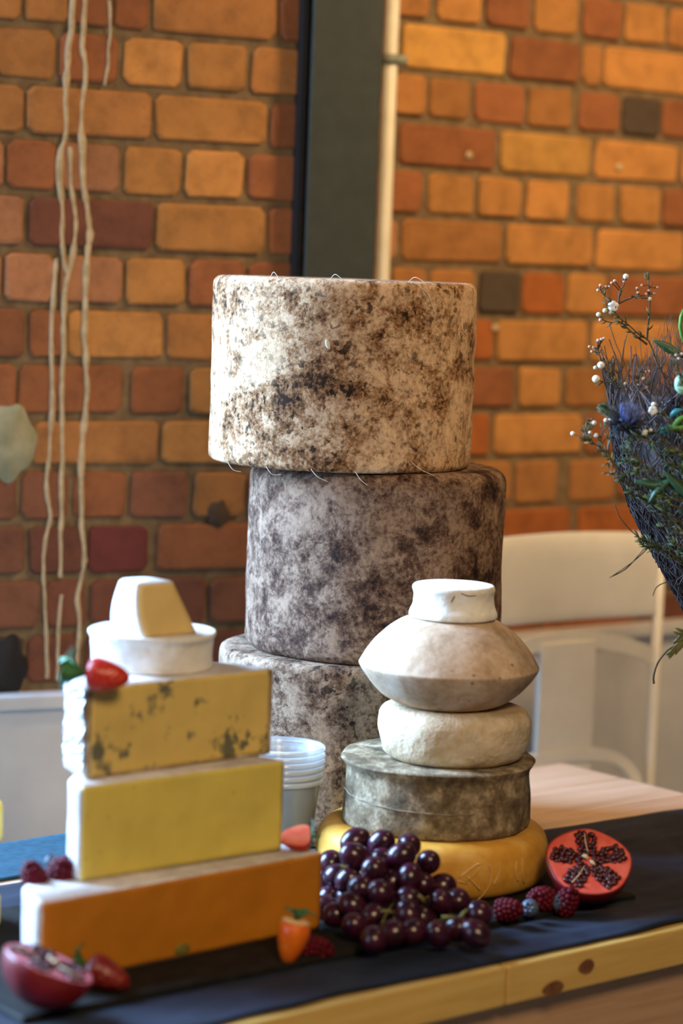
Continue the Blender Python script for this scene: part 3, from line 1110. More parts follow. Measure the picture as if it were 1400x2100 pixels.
M['scratch'] = simple('pale_scratch', (0.68, 0.42, 0.12), (0.76, 0.52, 0.22), 60, 0.7, 0.2)

pO = U(884, 1790, 2.934)
prof = fillet([(0, 0, 0), (0.138, 0, 0.014), (0.1455, 0.030, 0.02), (0.138, 0.0665, 0.020), (0, 0.0665, 0)], 0.005)
root = empty('round_orange_cheese', (pO.x, pO.y, ZS))
tag(root, 'round orange waxy cheese wheel at the bottom of the right stack', 'cheese', 'round cheeses in the right stack')
link_mesh('rind', lathe_mesh('rind', prof, 112, M['orange_rind'], 0.0012, 14, 6, None, 0.0003, 60), None, root)


def on_cyl(px, py, c, R):
    d = ray(px, py)
    ox, oy = CAM.x - c.x, CAM.y - c.y
    A = d.x * d.x + d.y * d.y; B = ox * d.x + oy * d.y; Cc = ox * ox + oy * oy - R * R
    q = B * B - A * Cc
    t = (-B - math.sqrt(max(q, 0))) / A
    p = CAM + d * t
    return Vector((p.x - c.x, p.y - c.y, p.z))


def wheel_pt(px, py, Rr=0.1452):
    p = on_cyl(px, py, pO, 0.1440)
    z = p.z - ZS
    rr = 0.1448 - 0.0065 * ((z - 0.031) / 0.034) ** 2
    h = Vector((p.x, p.y, 0)).normalized() * rr
    return Vector((h.x, h.y, z))


for pts in ([(940, 1800), (975, 1775), (985, 1773)], [(950, 1808), (970, 1795), (985, 1778)], [(955, 1796), (970, 1810), (985, 1826)],
            [(1003, 1772), (1007, 1790), (1003, 1815), (990, 1838), (975, 1852)], [(1024, 1770), (1022, 1790), (1012, 1815)], [(938, 1806), (958, 1812)],
            [(1060, 1765), (1056, 1785), (1062, 1808)], [(1072, 1760), (1070, 1790), (1076, 1812)]):
    b = MB()
    pp = smooth_path([wheel_pt(x, y) for x, y in pts], 4)
    b.tube(pp, [0.0004] + [0.0008] * (len(pp) - 2) + [0.0004], 5)
    b.build('rind_mark', M['scratch'], root)

ZG = ZS + 0.0665
pG = U(893, 1660, 2.934)


def sq(g, z):
    k = math.cos(2 * (g - 0.6))
    return 1 + 0.012 * math.cos(4 * (g - 0.7)) + 0.01 * k


prof = fillet([(0, 0, 0), (0.117, 0, 0.008), (0.1165, 0.040, 0.01), (0.1135, 0.068, 0.006), (0.1215, 0.0805, 0.0015), (0.118, 0.0825, 0.001), (0.10, 0.0825, 0.004), (0, 0.0825, 0)], 0.005)
root = empty('grey_rind_cheese', (pG.x, pG.y, ZG))
tag(root, 'grey-brown mouldy cheese with a flared sharp top rim on the orange wheel', 'cheese', 'round cheeses in the right stack')
link_mesh('rind', lathe_mesh('rind', prof, 112, M['grey_rind'], 0.0022, 16, 11, sq, 0.0008, 80), None, root)
M['seam'] = simple('pale_seam', (0.26, 0.21, 0.14), (0.40, 0.34, 0.25), 60, 0.9, 0.2)
b = MB()
pts = []
for k in range(26):
    g = math.radians(195 + 95 * k / 25)
    z = 0.044 - 0.010 * math.sin(math.pi * k / 25 * 0.6) + 0.002 * noise.noise(Vector((k * 0.5, 0, 0)))
    r = 0.1168 * sq(g, z) + 0.0003
    pts.append((r * math.cos(g), r * math.sin(g), z))
b.tube(pts, [max(0.0002, 0.0006 + 0.0009 * noise.noise(Vector((k * 0.7, 2, 0)))) for k in range(26)], 6)
b.build('cloth_seam', M['seam'], root)

ZM = ZG + 0.0825
pM = U(930, 1510, 2.930)
prof = fillet([(0, 0, 0), (0.086, 0, 0.014), (0.0955, 0.030, 0.02), (0.093, 0.0645, 0.024), (0, 0.0640, 0)], 0.005)
me = lathe_mesh('pale_round_cheese', prof, 96, M['toma'], 0.0030, 18, 21, None, 0.0012, 60)
o = link_mesh('pale_round_cheese', me, None, None, (pM.x, pM.y, ZM))
tag(o, 'pale cream lumpy round cheese under the spinning-top shaped one', 'cheese', 'round cheeses in the right stack')

ZU = ZM + 0.0635
pU = U(920, 1360, 2.930)
prof = [(0, 0), (0.03, 0.0), (0.052, 0.001), (0.068, 0.006), (0.084, 0.016), (0.097, 0.029), (0.106, 0.041), (0.1100, 0.0480), (0.1108, 0.0510), (0.1092, 0.0540),
        (0.104, 0.063), (0.096, 0.075), (0.084, 0.088), (0.071, 0.0985), (0.058, 0.1060), (0.046, 0.1090), (0.02, 0.1095), (0, 0.1095)]
prof = [prof[0]] + [(p.x, p.y) for p in smooth_path([Vector((r, z, 0)) for r, z in prof], 3)][1:]
me = lathe_mesh('spinning_top_cheese', prof, 112, M['ufo'], 0.0014, 16, 31, None, 0.0005, 90)
o = link_mesh('spinning_top_cheese', me, None, None, (pU.x, pU.y, ZU))
tag(o, 'tan double-cone cheese shaped like a spinning top, below the small white round', 'cheese', 'round cheeses in the right stack')

ZR = ZU + 0.1093
pR = U(929, 1235, 2.930)
root = empty('small_white_cheese', (pR.x, pR.y, ZR))
tag(root, 'small white bloomy cheese with pinched waist topping the right stack', 'cheese', 'round cheeses in the right stack')
prof = fillet([(0, 0, 0), (0.0545, 0, 0.004), (0.054, 0.007, 0.003), (0.0495, 0.016, 0.006), (0.0487, 0.028, 0.004), (0.0510, 0.036, 0.003), (0.0495, 0.0405, 0.003), (0, 0.0405, 0)], 0.003)
link_mesh('rind', lathe_mesh('rind', prof, 96, M['brie'], 0.0012, 30, 41, None, 0.0005, 120), None, root)
for pts in ([(970, 1222, ), (985, 1220), (1000, 1216), (1006, 1212)], [(945, 1217), (960, 1222), (975, 1221)], [(925, 1235), (932, 1222), (940, 1212)]):
    b = MB()
    pp = []
    for (x, y) in pts:
        p = on_cyl(x, y, pR, 0.0492)
        pp.append((p.x, p.y, p.z - ZR))
    b.tube(smooth_path(pp, 4), 0.0010, 5)
    b.build('rind_crease', M['crack'], root)

# ------------------------------------------------------------------ stack of small cheeses at the left edge of the picture
M['gold'] = rind_mat('golden_rind', (0.58, 0.38, 0.06), (0.70, 0.48, 0.09), (0.76, 0.56, 0.14), 20, 0.2, 0.002)
pl = U(-112, 1930, 2.62)
for (z0, h, r, nm, lab) in ((ZS, 0.036, 0.0595, 'golden_round_cheese', 'golden round cheese at the left picture edge, lowest of its stack'),
                            (ZS + 0.036, 0.062, 0.0535, 'golden_drum_cheese', 'slightly narrower golden drum cheese between two rounds at the left picture edge'),
                            (ZS + 0.098, 0.042, 0.0600, 'golden_top_cheese', 'golden round cheese at the left picture edge, highest of its stack')):
    me = lathe_mesh(nm, fillet([(0, 0, 0), (r, 0, 0.006), (r, h, 0.006), (0, h, 0)], 0.005), 64, M['gold'], 0.0006, 18, r * 100)
    o = link_mesh(nm, me, None, None, (pl.x, pl.y, z0))
    tag(o, lab, 'cheese', 'golden rounds at the left edge')

# ------------------------------------------------------------------ plastic cups
cp = NT('clear_plastic')
M['plastic'] = cp.set((0.72, 0.84, 0.92), 0.15, Alpha=0.17, Specular_IOR_Level=0.8)
pcup = U(576, 1620, 2.95)
cprof = [(0.0365, 0.0), (0.0372, 0.001), (0.048, 0.105), (0.0490, 0.1065), (0.0490, 0.112), (0.0515, 0.113), (0.0525, 0.1155), (0.0515, 0.1185), (0.0495, 0.1190),
         (0.0482, 0.118), (0.0480, 0.107), (0.0472, 0.1055), (0.0364, 0.0018)]
seg = 56
vs, fs = [], []
for (r, z) in cprof:
    for k in range(seg):
        g = 2 * math.pi * k / seg
        vs.append((r * math.cos(g), r * math.sin(g), z))
for i in range(len(cprof) - 1):
    for k in range(seg):
        k2 = (k + 1) % seg
        fs.append((i * seg + k, i * seg + k2, (i + 1) * seg + k2, (i + 1) * seg + k))
fs.append(tuple(reversed(range(seg))))
fs.append(tuple(range((len(cprof) - 1) * seg, len(cprof) * seg)))
cm = bpy.data.meshes.new('plastic_cup')
cm.from_pydata(vs, [], fs); cm.update(); cm.shade_smooth(); cm.materials.append(M['plastic'])
M['rim'] = NT('clear_plastic_rim').set((0.86, 0.92, 0.96), 0.15, Alpha=0.55, Specular_IOR_Level=0.8)
rb = MB()
vs, fs = [], []
for (r, z) in ((0.0522, 0.1128), (0.0532, 0.1140), (0.0536, 0.1160), (0.0530, 0.1182), (0.0518, 0.1192), (0.0500, 0.1196)):
    for k in range(seg):
        g = 2 * math.pi * k / seg
        vs.append((r * math.cos(g), r * math.sin(g), z))
for i in range(5):
    for k in range(seg):
        k2 = (k + 1) % seg
        fs.append((i * seg + k, i * seg + k2, (i + 1) * seg + k2, (i + 1) * seg + k))
rm = bpy.data.meshes.new('rim')
rm.from_pydata(vs, [], fs); rm.update(); rm.shade_smooth(); rm.materials.append(M['rim'])
ordn = ['lowest', 'second lowest', 'third lowest', 'third highest', 'second highest', 'topmost']
for i in range(6):
    o = empty('plastic_cup', (pcup.x, pcup.y, ZC + i * 0.0078))
    link_mesh('wall', cm, None, o); link_mesh('rim', rm, None, o)
    tag(o, 'clear plastic cup behind the yellow half wheel, %s of its nested stack' % ordn[i], 'cup', 'nested clear plastic cups')

# ------------------------------------------------------------------ fruit
M['grape'] = NT('grape_skin')
_t = M['grape']; v = _t.coord(); nn = _t.noise(v, 60, 4)
col = _t.ramp(nn, [(0.3, (0.012, 0.002, 0.008)), (0.7, (0.055, 0.006, 0.020))])
M['grape'] = _t.set(col, 0.27, Coat_Weight=0.15, Coat_Roughness=0.15, Specular_IOR_Level=0.5)
M['grape_stem'] = simple('grape_stem', (0.16, 0.15, 0.03), (0.30, 0.28, 0.07), 60, 0.6, 0.2)
M['rasp'] = simple('raspberry_skin', (0.060, 0.001, 0.006), (0.135, 0.003, 0.014), 90, 0.55, 0.1, Specular_IOR_Level=0.2)
M['blueb'] = simple('blueberry_skin', (0.018, 0.026, 0.05), (0.10, 0.14, 0.19), 60, 0.55, 0.2)
M['leaf'] = simple('strawberry_leaf', (0.02, 0.10, 0.03), (0.06, 0.24, 0.09), 60, 0.5, 0.2)


def straw_mat(name, c1, c2):
    t = NT(name)
    v = t.coord()
    vo = t.n('ShaderNodeTexVoronoi', Vector=v, Scale=230.0)
    n = t.noise(v, 40, 3)
    col = t.ramp(n, [(0.3, c1), (0.7, c2)])
    col = t.mix(t.math('MULTIPLY', t.math('LESS_THAN', vo.outputs['Distance'], 0.2), 0.6), col, (0.75, 0.48, 0.12))
    t.bump(vo.outputs['Distance'], 0.4, 0.0015)
    return t.set(col, 0.33, Subsurface_Weight=0.1, Subsurface_Scale=0.004)


M['straw'] = straw_mat('strawberry_skin', (0.42, 0.012, 0.008), (0.62, 0.03, 0.014))
M['straw_o'] = straw_mat('strawberry_skin_orange', (0.80, 0.11, 0.006), (0.88, 0.20, 0.010))
M['straw_d'] = straw_mat('strawberry_skin_dark', (0.14, 0.004, 0.006), (0.26, 0.010, 0.010))
M['straw_cut'] = simple('strawberry_flesh', (0.66, 0.09, 0.045), (0.80, 0.22, 0.12), 40, 0.4, 0.15)
M['straw_top'] = simple('strawberry_shoulder', (0.80, 0.44, 0.16), (0.86, 0.56, 0.26), 40, 0.5, 0.1)

# grapes: (px, py, extra depth)
gp = [(728, 1725, .03), (728, 1757, 0), (782, 1735, .01), (838, 1734, .02), (818, 1752, 0), (878, 1768, .02), (677, 1777, .07), (787, 1764, .01),
      (766, 1787, -.01), (843, 1796, 0), (686, 1802, .06), (714, 1806, .03), (742, 1818, 0), (780, 1832, -.015), (683, 1836, .06), (868, 1812, .02),
      (900, 1822, .03), (836, 1842, 0), (722, 1858, 0), (692, 1880, .06), (762, 1875, 0), (836, 1874, -.01), (905, 1850, .01), (937, 1848, .03),
      (980, 1874, .03), (897, 1915, 0), (942, 1908, 0), (970, 1912, .02), (802, 1915, .01), (766, 1927, 0), (866, 1884, .02), (730, 1900, .01),
      (668, 1862, .085), (806, 1805, .02), (668, 1812, .085), (850, 1912, .03), (812, 1872, .04), (756, 1848, .04), (880, 1868, .04), (708, 1835, .05), (820, 1780, .04), (760, 1755, .06)]
bun = empty('grape_bunch', UZ(800, 1930, ZS))
tag(bun, 'bunch of dark purple grapes lying before the round orange wheel', 'grapes')
bl0 = bun.location.copy()
gmesh = []
for k in range(3):
    b = MB(); b.ellipsoid((0, 0, 0), (0.0148, 0.0148, 0.0160 + 0.0012 * k), None, 18, 12); gmesh.append(b.mesh('grape', M['grape']))
gpos = []
rnd = random.Random(5)
wc = Vector((pO.x, pO.y, 0))
for (x, y, ex) in gp:
    D = 2.612 + (1930 - y) * (0.105 / 205) + ex
    p = U(x, y, D)
    if p.z < ZS + 0.0180:
        p = UZ(x, y, ZS + 0.0180)
    gpos.append(p)
# relax overlaps a little, keep clear of the wheel
for it in range(40):
    for i in range(len(gpos)):
        for j in range(i):
            d = gpos[i] - gpos[j]
            L = d.length
            if L < 0.0272:
                # push along depth mostly so the picture positions stay
                s = 1 if d.y >= 0 else -1
                k = (0.0272 - L) * 0.5
                dv = (d.normalized() * 0.35 + Vector((0, s, 0.12)) * 0.8).normalized() * k
                gpos[i] += dv; gpos[j] -= dv
    for i, p in enumerate(gpos):
        h = Vector((p.x, p.y, 0)) - wc
        if h.length < 0.1615 and p.z < ZG:
            h = h.normalized() * 0.1615
            p.x, p.y = wc.x + h.x, wc.y + h.y
        p.z = max(p.z, ZS + 0.0180)
for p in gpos:
    o = link_mesh('grape', rnd.choice(gmesh), None, bun, p - bl0)
    o.rotation_euler = (rnd.uniform(0.6, 2.4), rnd.uniform(-0.6, 0.6), rnd.uniform(0, 3.1))
    s = rnd.uniform(0.95, 1.07)
    o.scale = (s, s, s)
b = MB()
spine = smooth_path([U(712, 1775, 2.78), U(760, 1800, 2.73), U(810, 1828, 2.70), U(865, 1850, 2.70), U(930, 1882, 2.675), U(962, 1880, 2.67)], 6)
b.tube([p - bl0 for p in spine], 0.0016, 6)
for i, p in enumerate(gpos):
    q = min(spine, key=lambda s_: (s_ - p).length)
    d = (q - p)
    if d.length > 0.018:
        mid = (p + q) / 2 + Vector((0, 0, 0.004))
        b.tube([q - bl0, mid - bl0, p + d.normalized() * 0.013 - bl0], 0.0009, 5)
for (x0, y0, x1, y1, D) in ((858, 1835, 872, 1852, 2.60), (780, 1868, 808, 1872, 2.60), (905, 1880, 935, 1884, 2.605), (942, 1882, 958, 1866, 2.61), (700, 1775, 712, 1788, 2.67), (800, 1718, 806, 1728, 2.76)):
    b.tube([U(x0, y0, D) - bl0, U((x0 + x1) / 2, (y0 + y1) / 2 - 2, D) - bl0, U(x1, y1, D + 0.01) - bl0], 0.0016, 6)
b.build('stem', M['grape_stem'], bun)


# raspberries
def rasp_mesh():
    b = MB()
    R, L = 0.0125, 0.026
    rows = 6
    for i in range(rows):
        t = i / (rows - 1)
        z = L * (t - 0.5)
        r = R * math.sqrt(max(0.03, 1 - (max(0, t - 0.12) / 0.95) ** 2.2)) * (0.86 if i == 0 else 1)
        m = max(1, int(2 * math.pi * r / 0.0062)) if i < rows - 1 else 3
        for k in range(m):
            g = 2 * math.pi * (k + 0.5 * (i % 2)) / m
            b.ellipsoid((r * 0.86 * math.cos(g), r * 0.86 * math.sin(g), z), (0.0036, 0.0036, 0.0034), None, 8, 6)
    b.ellipsoid((0, 0, 0.0135), (0.0035, 0.0035, 0.003), None, 8, 6)
    b.ellipsoid((0, 0, -0.001), (R * 0.84, R * 0.84, L * 0.50), None, 14, 8)
    return b.mesh('raspberry', M['rasp'])


RM = rasp_mesh()


def raspberry(px, pyb, z, r_px, axis, label, group, D=None):
    """pyb: pixel row of the berry's centre"""
    p = UZ(px, pyb, z) if D is None else U(px, pyb, D)
    s = r_px / F * p.y / 0.0140
    o = link_mesh('raspberry', RM, None, None, p)
    o.rotation_mode = 'QUATERNION'
    o.rotation_quaternion = Vector(axis).to_track_quat('Z', 'Y')
    o.scale = (s, s, s)
    tag(o, label, 'raspberry', group)
    return o


GR = 'raspberries beside the right pomegranate'
raspberry(1045, 1866, ZS + 0.0135, 26, (0.8, -0.3, 0.1), 'raspberry nearest the grapes at the foot of the orange wheel', GR)
raspberry(1108, 1843, ZS + 0.0145, 28, (-0.7, -0.6, 0.2), 'raspberry between the two blueberries', GR)
raspberry(1163, 1845, ZS + 0.0145, 27, (0.35, -0.3, 0.9), 'upright raspberry touching the right pomegranate half', GR)
raspberry(1003, 1896, ZS + 0.0135, 22, (0.9, -0.2, 0.0), 'bright red raspberry mostly hidden behind the end of the grapes', GR, 2.745)
raspberry(652, 1948, ZS + 0.0155, 30, (0.9, -0.35, 0.0), 'dark raspberry beside the orange strawberry', 'raspberries on the left slate', 2.568)
raspberry(68, 1795, ZY + 0.0150, 29, (-0.3, -0.2, 0.9), 'left raspberry of the pair on the orange half wheel', 'raspberries on the orange half wheel', 2.485)
raspberry(126, 1789, ZY + 0.0165, 33, (0.3, -0.4, 0.85), 'right raspberry of the pair on the orange half wheel', 'raspberries on the orange half wheel', 2.505)


def blueberry(px, py, z, r_px, axis, label, D=None):
    p = UZ(px, py, z) if D is None else U(px, py, D)
    r = r_px / F * p.y
    root = empty('blueberry', p)
    tag(root, label, 'blueberry', 'blueberries')
    rot = frame(axis)
    b = MB(); b.ellipsoid((0, 0, 0), (r, r, r * 0.9), rot, 18, 12); b.build('berry', M['blueb'], root)
    b = MB()
    for k in range(6):
        g = 2 * math.pi * k / 6
        a = Vector((0.42 * r * math.cos(g), 0.42 * r * math.sin(g), 0.80 * r)); e = Vector((0.58 * r * math.cos(g), 0.58 * r * math.sin(g), 1.02 * r))
        b.tube([rot @ a, rot @ e], [0.22 * r, 0.06 * r], 5)
    b.build('crown', M['blueb'], root)


blueberry(1086, 1862, ZS + 0.0108, 19, (-0.2, -0.9, 0.3), 'dull blueberry between the first two raspberries by the orange wheel')
blueberry(1147, 1851, ZS + 0.0108, 19, (0.1, -0.8, 0.5), 'pale frosted blueberry before the right pomegranate half')
blueberry(106, 1768, ZY + 0.02, 17, (0.2, -0.3, 0.9), 'dark blueberry behind the raspberry pair on the orange half wheel', 2.532).__class__


def calyx(root, origin, axis, R, n, mat, seed, flop=0.5):
    rnd = random.Random(seed)
    rot = frame(axis)
    b = MB()
    for k in range(n):
        g = 2 * math.pi * k / n + rnd.uniform(-0.2, 0.2)
        L = R * rnd.uniform(0.85, 1.25); wd = R * 0.30
        pts = []
        for i in range(5):
            t = i / 4
            rr = L * t
            z = 0.002 + R * flop * math.sin(t * 2.2) * rnd.uniform(0.8, 1.2)
            ww = wd * math.sin(math.pi * min(0.999, t * 0.86 + 0.12))
            c_ = Vector((rr * math.cos(g), rr * math.sin(g), z)); s_ = Vector((-math.sin(g), math.cos(g), 0)) * ww
            pts += [rot @ (c_ - s_) + origin, rot @ (c_ + Vector((0, 0, -0.0012))) + origin, rot @ (c_ + s_) + origin]
        fs = []
        for i in range(4):
            fs += [(i * 3, i * 3 + 1, i * 3 + 4, i * 3 + 3), (i * 3 + 1, i * 3 + 2, i * 3 + 5, i * 3 + 4)]
        b.add(pts, fs)
    b.tube([rot @ Vector((0, 0, 0)) + origin, rot @ Vector((0.001, 0, R * 0.7)) + origin], 0.0011, 5)
    o = b.build('calyx', mat, root)
    sm = o.modifiers.new('thick', 'SOLIDIFY'); sm.thickness = 0.0006
    return o


def strawberry(p, axis, L, R, mat, label, half=None, shoulder=False, seed=0, leaves=7, flop=0.5):
    """p centre; axis points from tip to calyx"""
    root = empty('strawberry', p)
    tag(root, label, 'strawberry', 'strawberries')
    prof = [(0, -0.5), (0.12, -0.495), (0.28, -0.46), (0.5, -0.36), (0.72, -0.2), (0.9, 0.0), (1.0, 0.18), (1.0, 0.32), (0.86, 0.44), (0.55, 0.49), (0.25, 0.485), (0, 0.47)]
    rot = frame(axis)
    pp = [(r * R, z * L) for r, z in prof]
    me = lathe_mesh('berry', pp, 28, mat, 0.0006, 60, seed)
    if half is not None:
        bm = bmesh.new(); bm.from_mesh(me)
        nrm = rot.inverted() @ Vector(half).normalized()
        res = bmesh.ops.bisect_plane(bm, geom=bm.verts[:] + bm.edges[:] + bm.faces[:], plane_co=(0, 0, 0), plane_no=nrm, clear_outer=True)
        ed = [e for e in res['geom_cut'] if isinstance(e, bmesh.types.BMEdge)]
        cut = bmesh.ops.edgeloop_fill(bm, edges=ed)
        me.materials.append(M['straw_cut'])
        for f in cut['faces']:
            f.material_index = 1; f.smooth = False
        bm.to_mesh(me); bm.free()
    me.transform(rot.to_4x4())
    link_mesh('berry', me, None, root)
    if shoulder:
        sp = [(0, 0.40), (0.70, 0.445), (0.89, 0.435), (0.90, 0.46), (0.56, 0.512), (0.25, 0.50), (0, 0.49)]
        m2 = lathe_mesh('pale_shoulder', [(r * R, z * L) for r, z in sp], 24, M['straw_top'])
        m2.transform(rot.to_4x4())
        link_mesh('pale_shoulder', m2, None, root)
    calyx(root, rot @ Vector((0, 0, 0.475 * L)), axis, R * (1.35 if seed == 1 else 0.95), leaves, M['leaf'], seed, flop)
    return root


strawberry(UZ(222, 1386, ZW + 0.0165), (-0.93, 0.10, 0.05), 0.046, 0.0180, M['straw'], 'red strawberry with green leaves before the white round cheese', seed=1, leaves=8, flop=1.0).rotation_euler = (0, 0, 0)
strawberry(UZ(603, 1714, ZY + 0.0155), (0.80, 0.05, 0.0), 0.037, 0.0185, M['straw'], 'halved strawberry on the right end of the orange half wheel', half=(-0.15, -0.42, 0.9), seed=2, leaves=5, flop=0.1)
strawberry(U(598, 1931, 2.532), (0.17, 0.05, 0.95), 0.050, 0.0175, M['straw_o'], 'bright orange pointed strawberry standing tip-down against the orange half wheel', shoulder=True, seed=3, leaves=6, flop=0.5)
strawberry(U(222, 2000, 2.402), (-0.80, 0.15, 0.30), 0.048, 0.0170, M['straw_d'], 'dark red strawberry beside the left pomegranate half', seed=4, leaves=6, flop=1.0)

# pomegranate halves
M['pom_rind'] = simple('pomegranate_rind', (0.13, 0.003, 0.004), (0.24, 0.008, 0.008), 30, 0.4, 0.2)
M['pom_flesh'] = simple('pomegranate_flesh', (0.62, 0.06, 0.04), (0.74, 0.13, 0.085), 40, 0.5, 0.3, Subsurface_Weight=0.1, Subsurface_Scale=0.006)
M['pom_pink'] = simple('pomegranate_flesh_pink', (0.50, 0.10, 0.14), (0.68, 0.24, 0.28), 40, 0.5, 0.3)
M['aril'] = simple('aril', (0.030, 0.002, 0.003), (0.085, 0.004, 0.007), 120, 0.28, 0.0)
M['membrane'] = simple('membrane', (0.66, 0.46, 0.26), (0.78, 0.60, 0.40), 50, 0.5, 0.2)
ab = MB(); ab.ellipsoid((0, 0, 0), (0.0034, 0.0052, 0.0032), None, 8, 6); AM = ab.mesh('aril', M['aril'])


def pomegranate(p, normal, R, spin, flesh, label, seed, depth=0.92):
    root = empty('pomegranate_half', p)
    root.rotation_mode = 'QUATERNION'
    root.rotation_quaternion = frame(normal, spin).to_quaternion()
    tag(root, label, 'pomegranate', 'pomegranate halves')
    rnd = random.Random(seed)
    lob = lambda g, z: 1 + 0.022 * math.cos(5 * g + 0.5) + 0.012 * math.cos(3 * g)
    prof = [(0, -depth * R)] + [(R * math.sin(math.pi / 2 * k / 14), -depth * R * math.cos(math.pi / 2 * k / 14)) for k in range(1, 15)]
    prof += [(R * 0.995, 0.0012), (R * 0.975, 0.0022), (R * 0.955, 0.0012), (0.94 * R, -0.004), (0, -0.005)]
    link_mesh('rind', lathe_mesh('rind', prof, 60, M['pom_rind'], 0.0008, 40, seed, lob), None, root)
    # flesh disc with gentle relief; chambers sink
    arms = 5

    def chamber(x, y):
        r = math.hypot(x, y) / R
        g = math.atan2(y, x)
        best = 0
        for k in range(arms):
            d = (g - 2 * math.pi * k / arms + math.pi) % (2 * math.pi) - math.pi
            w_ = 0.10 + 0.125 * min(1, max(0, (r - 0.1) / 0.5))
            off = abs(r * math.sin(d)) if math.cos(d) > 0 else 9
            if off < w_ and 0.14 < r < 0.86:
                best = 1
        return best
    vs, fs = [], []
    rn, sg = 22, 72
    vs.append((0, 0, 0.0015))
    for i in range(1, rn + 1):
        for k in range(sg):
            g = 2 * math.pi * k / sg
            r = 0.972 * R * i / rn
            m = lob(g, 0)
            x, y = r * m * math.cos(g), r * m * math.sin(g)
            z = 0.0020 + 0.0009 * noise.noise(Vector((x, y, seed)) * 130) - (0.0035 if chamber(x, y) else 0)
            if i == rn: z = 0.0012
            vs.append((x, y, z))
    for k in range(sg):
        k2 = (k + 1) % sg
        fs.append((0, 1 + k, 1 + k2))
        for i in range(rn - 1):
            q = 1 + i * sg
            fs.append((q + k, q + sg + k, q + sg + k2, q + k2))
    mesh_obj('flesh', vs, fs, flesh, root)
    pts = []
    tries = 0
    while tries < 3000 and len(pts) < 110:
        tries += 1
        r = R * math.sqrt(rnd.uniform(0.015, 0.76)); g = rnd.uniform(0, 2 * math.pi)
        x, y = r * math.cos(g), r * math.sin(g)
        if not chamber(x, y): continue
        if any((x - a) ** 2 + (y - c_) ** 2 < 0.0047 ** 2 for a, c_ in pts): continue
        pts.append((x, y))
    for (x, y) in pts:
        o = link_mesh('aril', AM, None, root, (x, y, 0.0015 + rnd.uniform(-0.0006, 0.001)))
        g = math.atan2(y, x)
        o.rotation_euler = (rnd.uniform(-0.4, 0.4), rnd.uniform(-0.3, 0.3), g + math.pi / 2 + rnd.uniform(-0.6, 0.6) + (1.2 if rnd.random() < 0.5 else 0))
        s = rnd.uniform(0.8, 1.15) * R / 0.0525; o.scale = (s, s, s)
    b = MB()
    for k in range(3):
        g = rnd.uniform(0, 6.28)
        q0 = Vector((0.04 * R * math.cos(g), 0.04 * R * math.sin(g), 0.0045)); q1 = Vector((0.20 * R * math.cos(g), 0.20 * R * math.sin(g), 0.0050))
        b.tube([q0, (q0 + q1) / 2 + Vector((0, 0, 0.001)), q1], [0.0016, 0.0022, 0.0010], 6)
    for k in (1, 3):
        g = 2 * math.pi * k / arms
        b.tube([(0.25 * R * math.cos(g), 0.25 * R * math.sin(g), 0.004), (0.55 * R * math.cos(g + 0.05), 0.55 * R * math.sin(g + 0.05), 0.0046), (0.82 * R * math.cos(g), 0.82 * R * math.sin(g), 0.004)], 0.0007, 5)
    b.build('membrane', M['membrane'], root)
    return root


pomegranate(UZ(1207, 1768, ZS + 0.0508), (0.03, -0.58, 0.81), 0.0515, 0.35, M['pom_flesh'], 'halved pomegranate showing its red seeds beside the round orange wheel', 3)
pomegranate(UZ(101, 1978, ZS + 0.0465), (0.35, 0.06, 0.93), 0.0470, 0.2, M['pom_pink'], 'halved pomegranate with pink cut face at the lower left, before the orange half wheel', 8)

# ------------------------------------------------------------------ white chair behind the table
CA = math.radians(37)
pch = U(1346, 1300, 4.05)
ch = empty('white_chair', (pch.x, pch.y, 0), CA)
tag(ch, 'white metal chair with panel back standing behind the table', 'chair')


def cz(py):
    return U(1346, py, 4.05).z


W_ = 0.42
zt, zpb, zr, zl = cz(1093), cz(1262), cz(1305), cz(1533)
for x in (0.0, -W_):
    b = MB(); b.tube([(x, 0, 0.0), (x, 0, 0.45), (x, 0, zt - 0.004)], 0.0095, 12); b.build('post', M['white_metal'], ch)
vs, fs = [], []
for i in range(25):
    x = -W_ * i / 24
    y = 0.018 * math.sin(math.pi * i / 24)
    ztop = zt + 0.006 * math.sin(math.pi * i / 24)
    for j in range(9):
        t = j / 8
        vs.append((x, y + 0.006 * (t - 0.8) ** 2 * (1 if t > .8 else 0) * 25, zpb + (ztop - zpb) * t))
for i in range(24):
    for j in range(8):
        q = i * 9 + j
        fs.append((q, q + 1, q + 10, q + 9))
o = mesh_obj('back_panel', vs, fs, M['white_metal'], ch)
sm = o.modifiers.new('t', 'SOLIDIFY'); sm.thickness = 0.012; sm.offset = 0
bv = o.modifiers.new('b', 'BEVEL'); bv.width = 0.004; bv.segments = 2


def strip(name, pts, w, t):
    """flat rail following pts in the chair's back plane: w vertical, t thick"""
    b = MB()
    P = smooth_path(pts, 8)
    vs, fs = [], []
    for i, p in enumerate(P):
        d = (P[min(i + 1, len(P) - 1)] - P[max(i - 1, 0)]).normalized()
        nrm = Vector((-d.z, 0, d.x)).normalized()
        for (a, c_) in ((-w / 2, -t / 2), (w / 2, -t / 2), (w / 2, t / 2), (-w / 2, t / 2)):
            vs.append(p + nrm * a + Vector((0, c_, 0)))
        if i:
            q = (i - 1) * 4
            for k in range(4):
                fs.append((q + k, q + (k + 1) % 4, q + 4 + (k + 1) % 4, q + 4 + k))
    fs += [(0, 1, 2, 3), tuple(len(vs) - 4 + k for k in (3, 2, 1, 0))]
    return mesh_obj(name, vs, fs, M['white_metal'], ch, smooth=False)


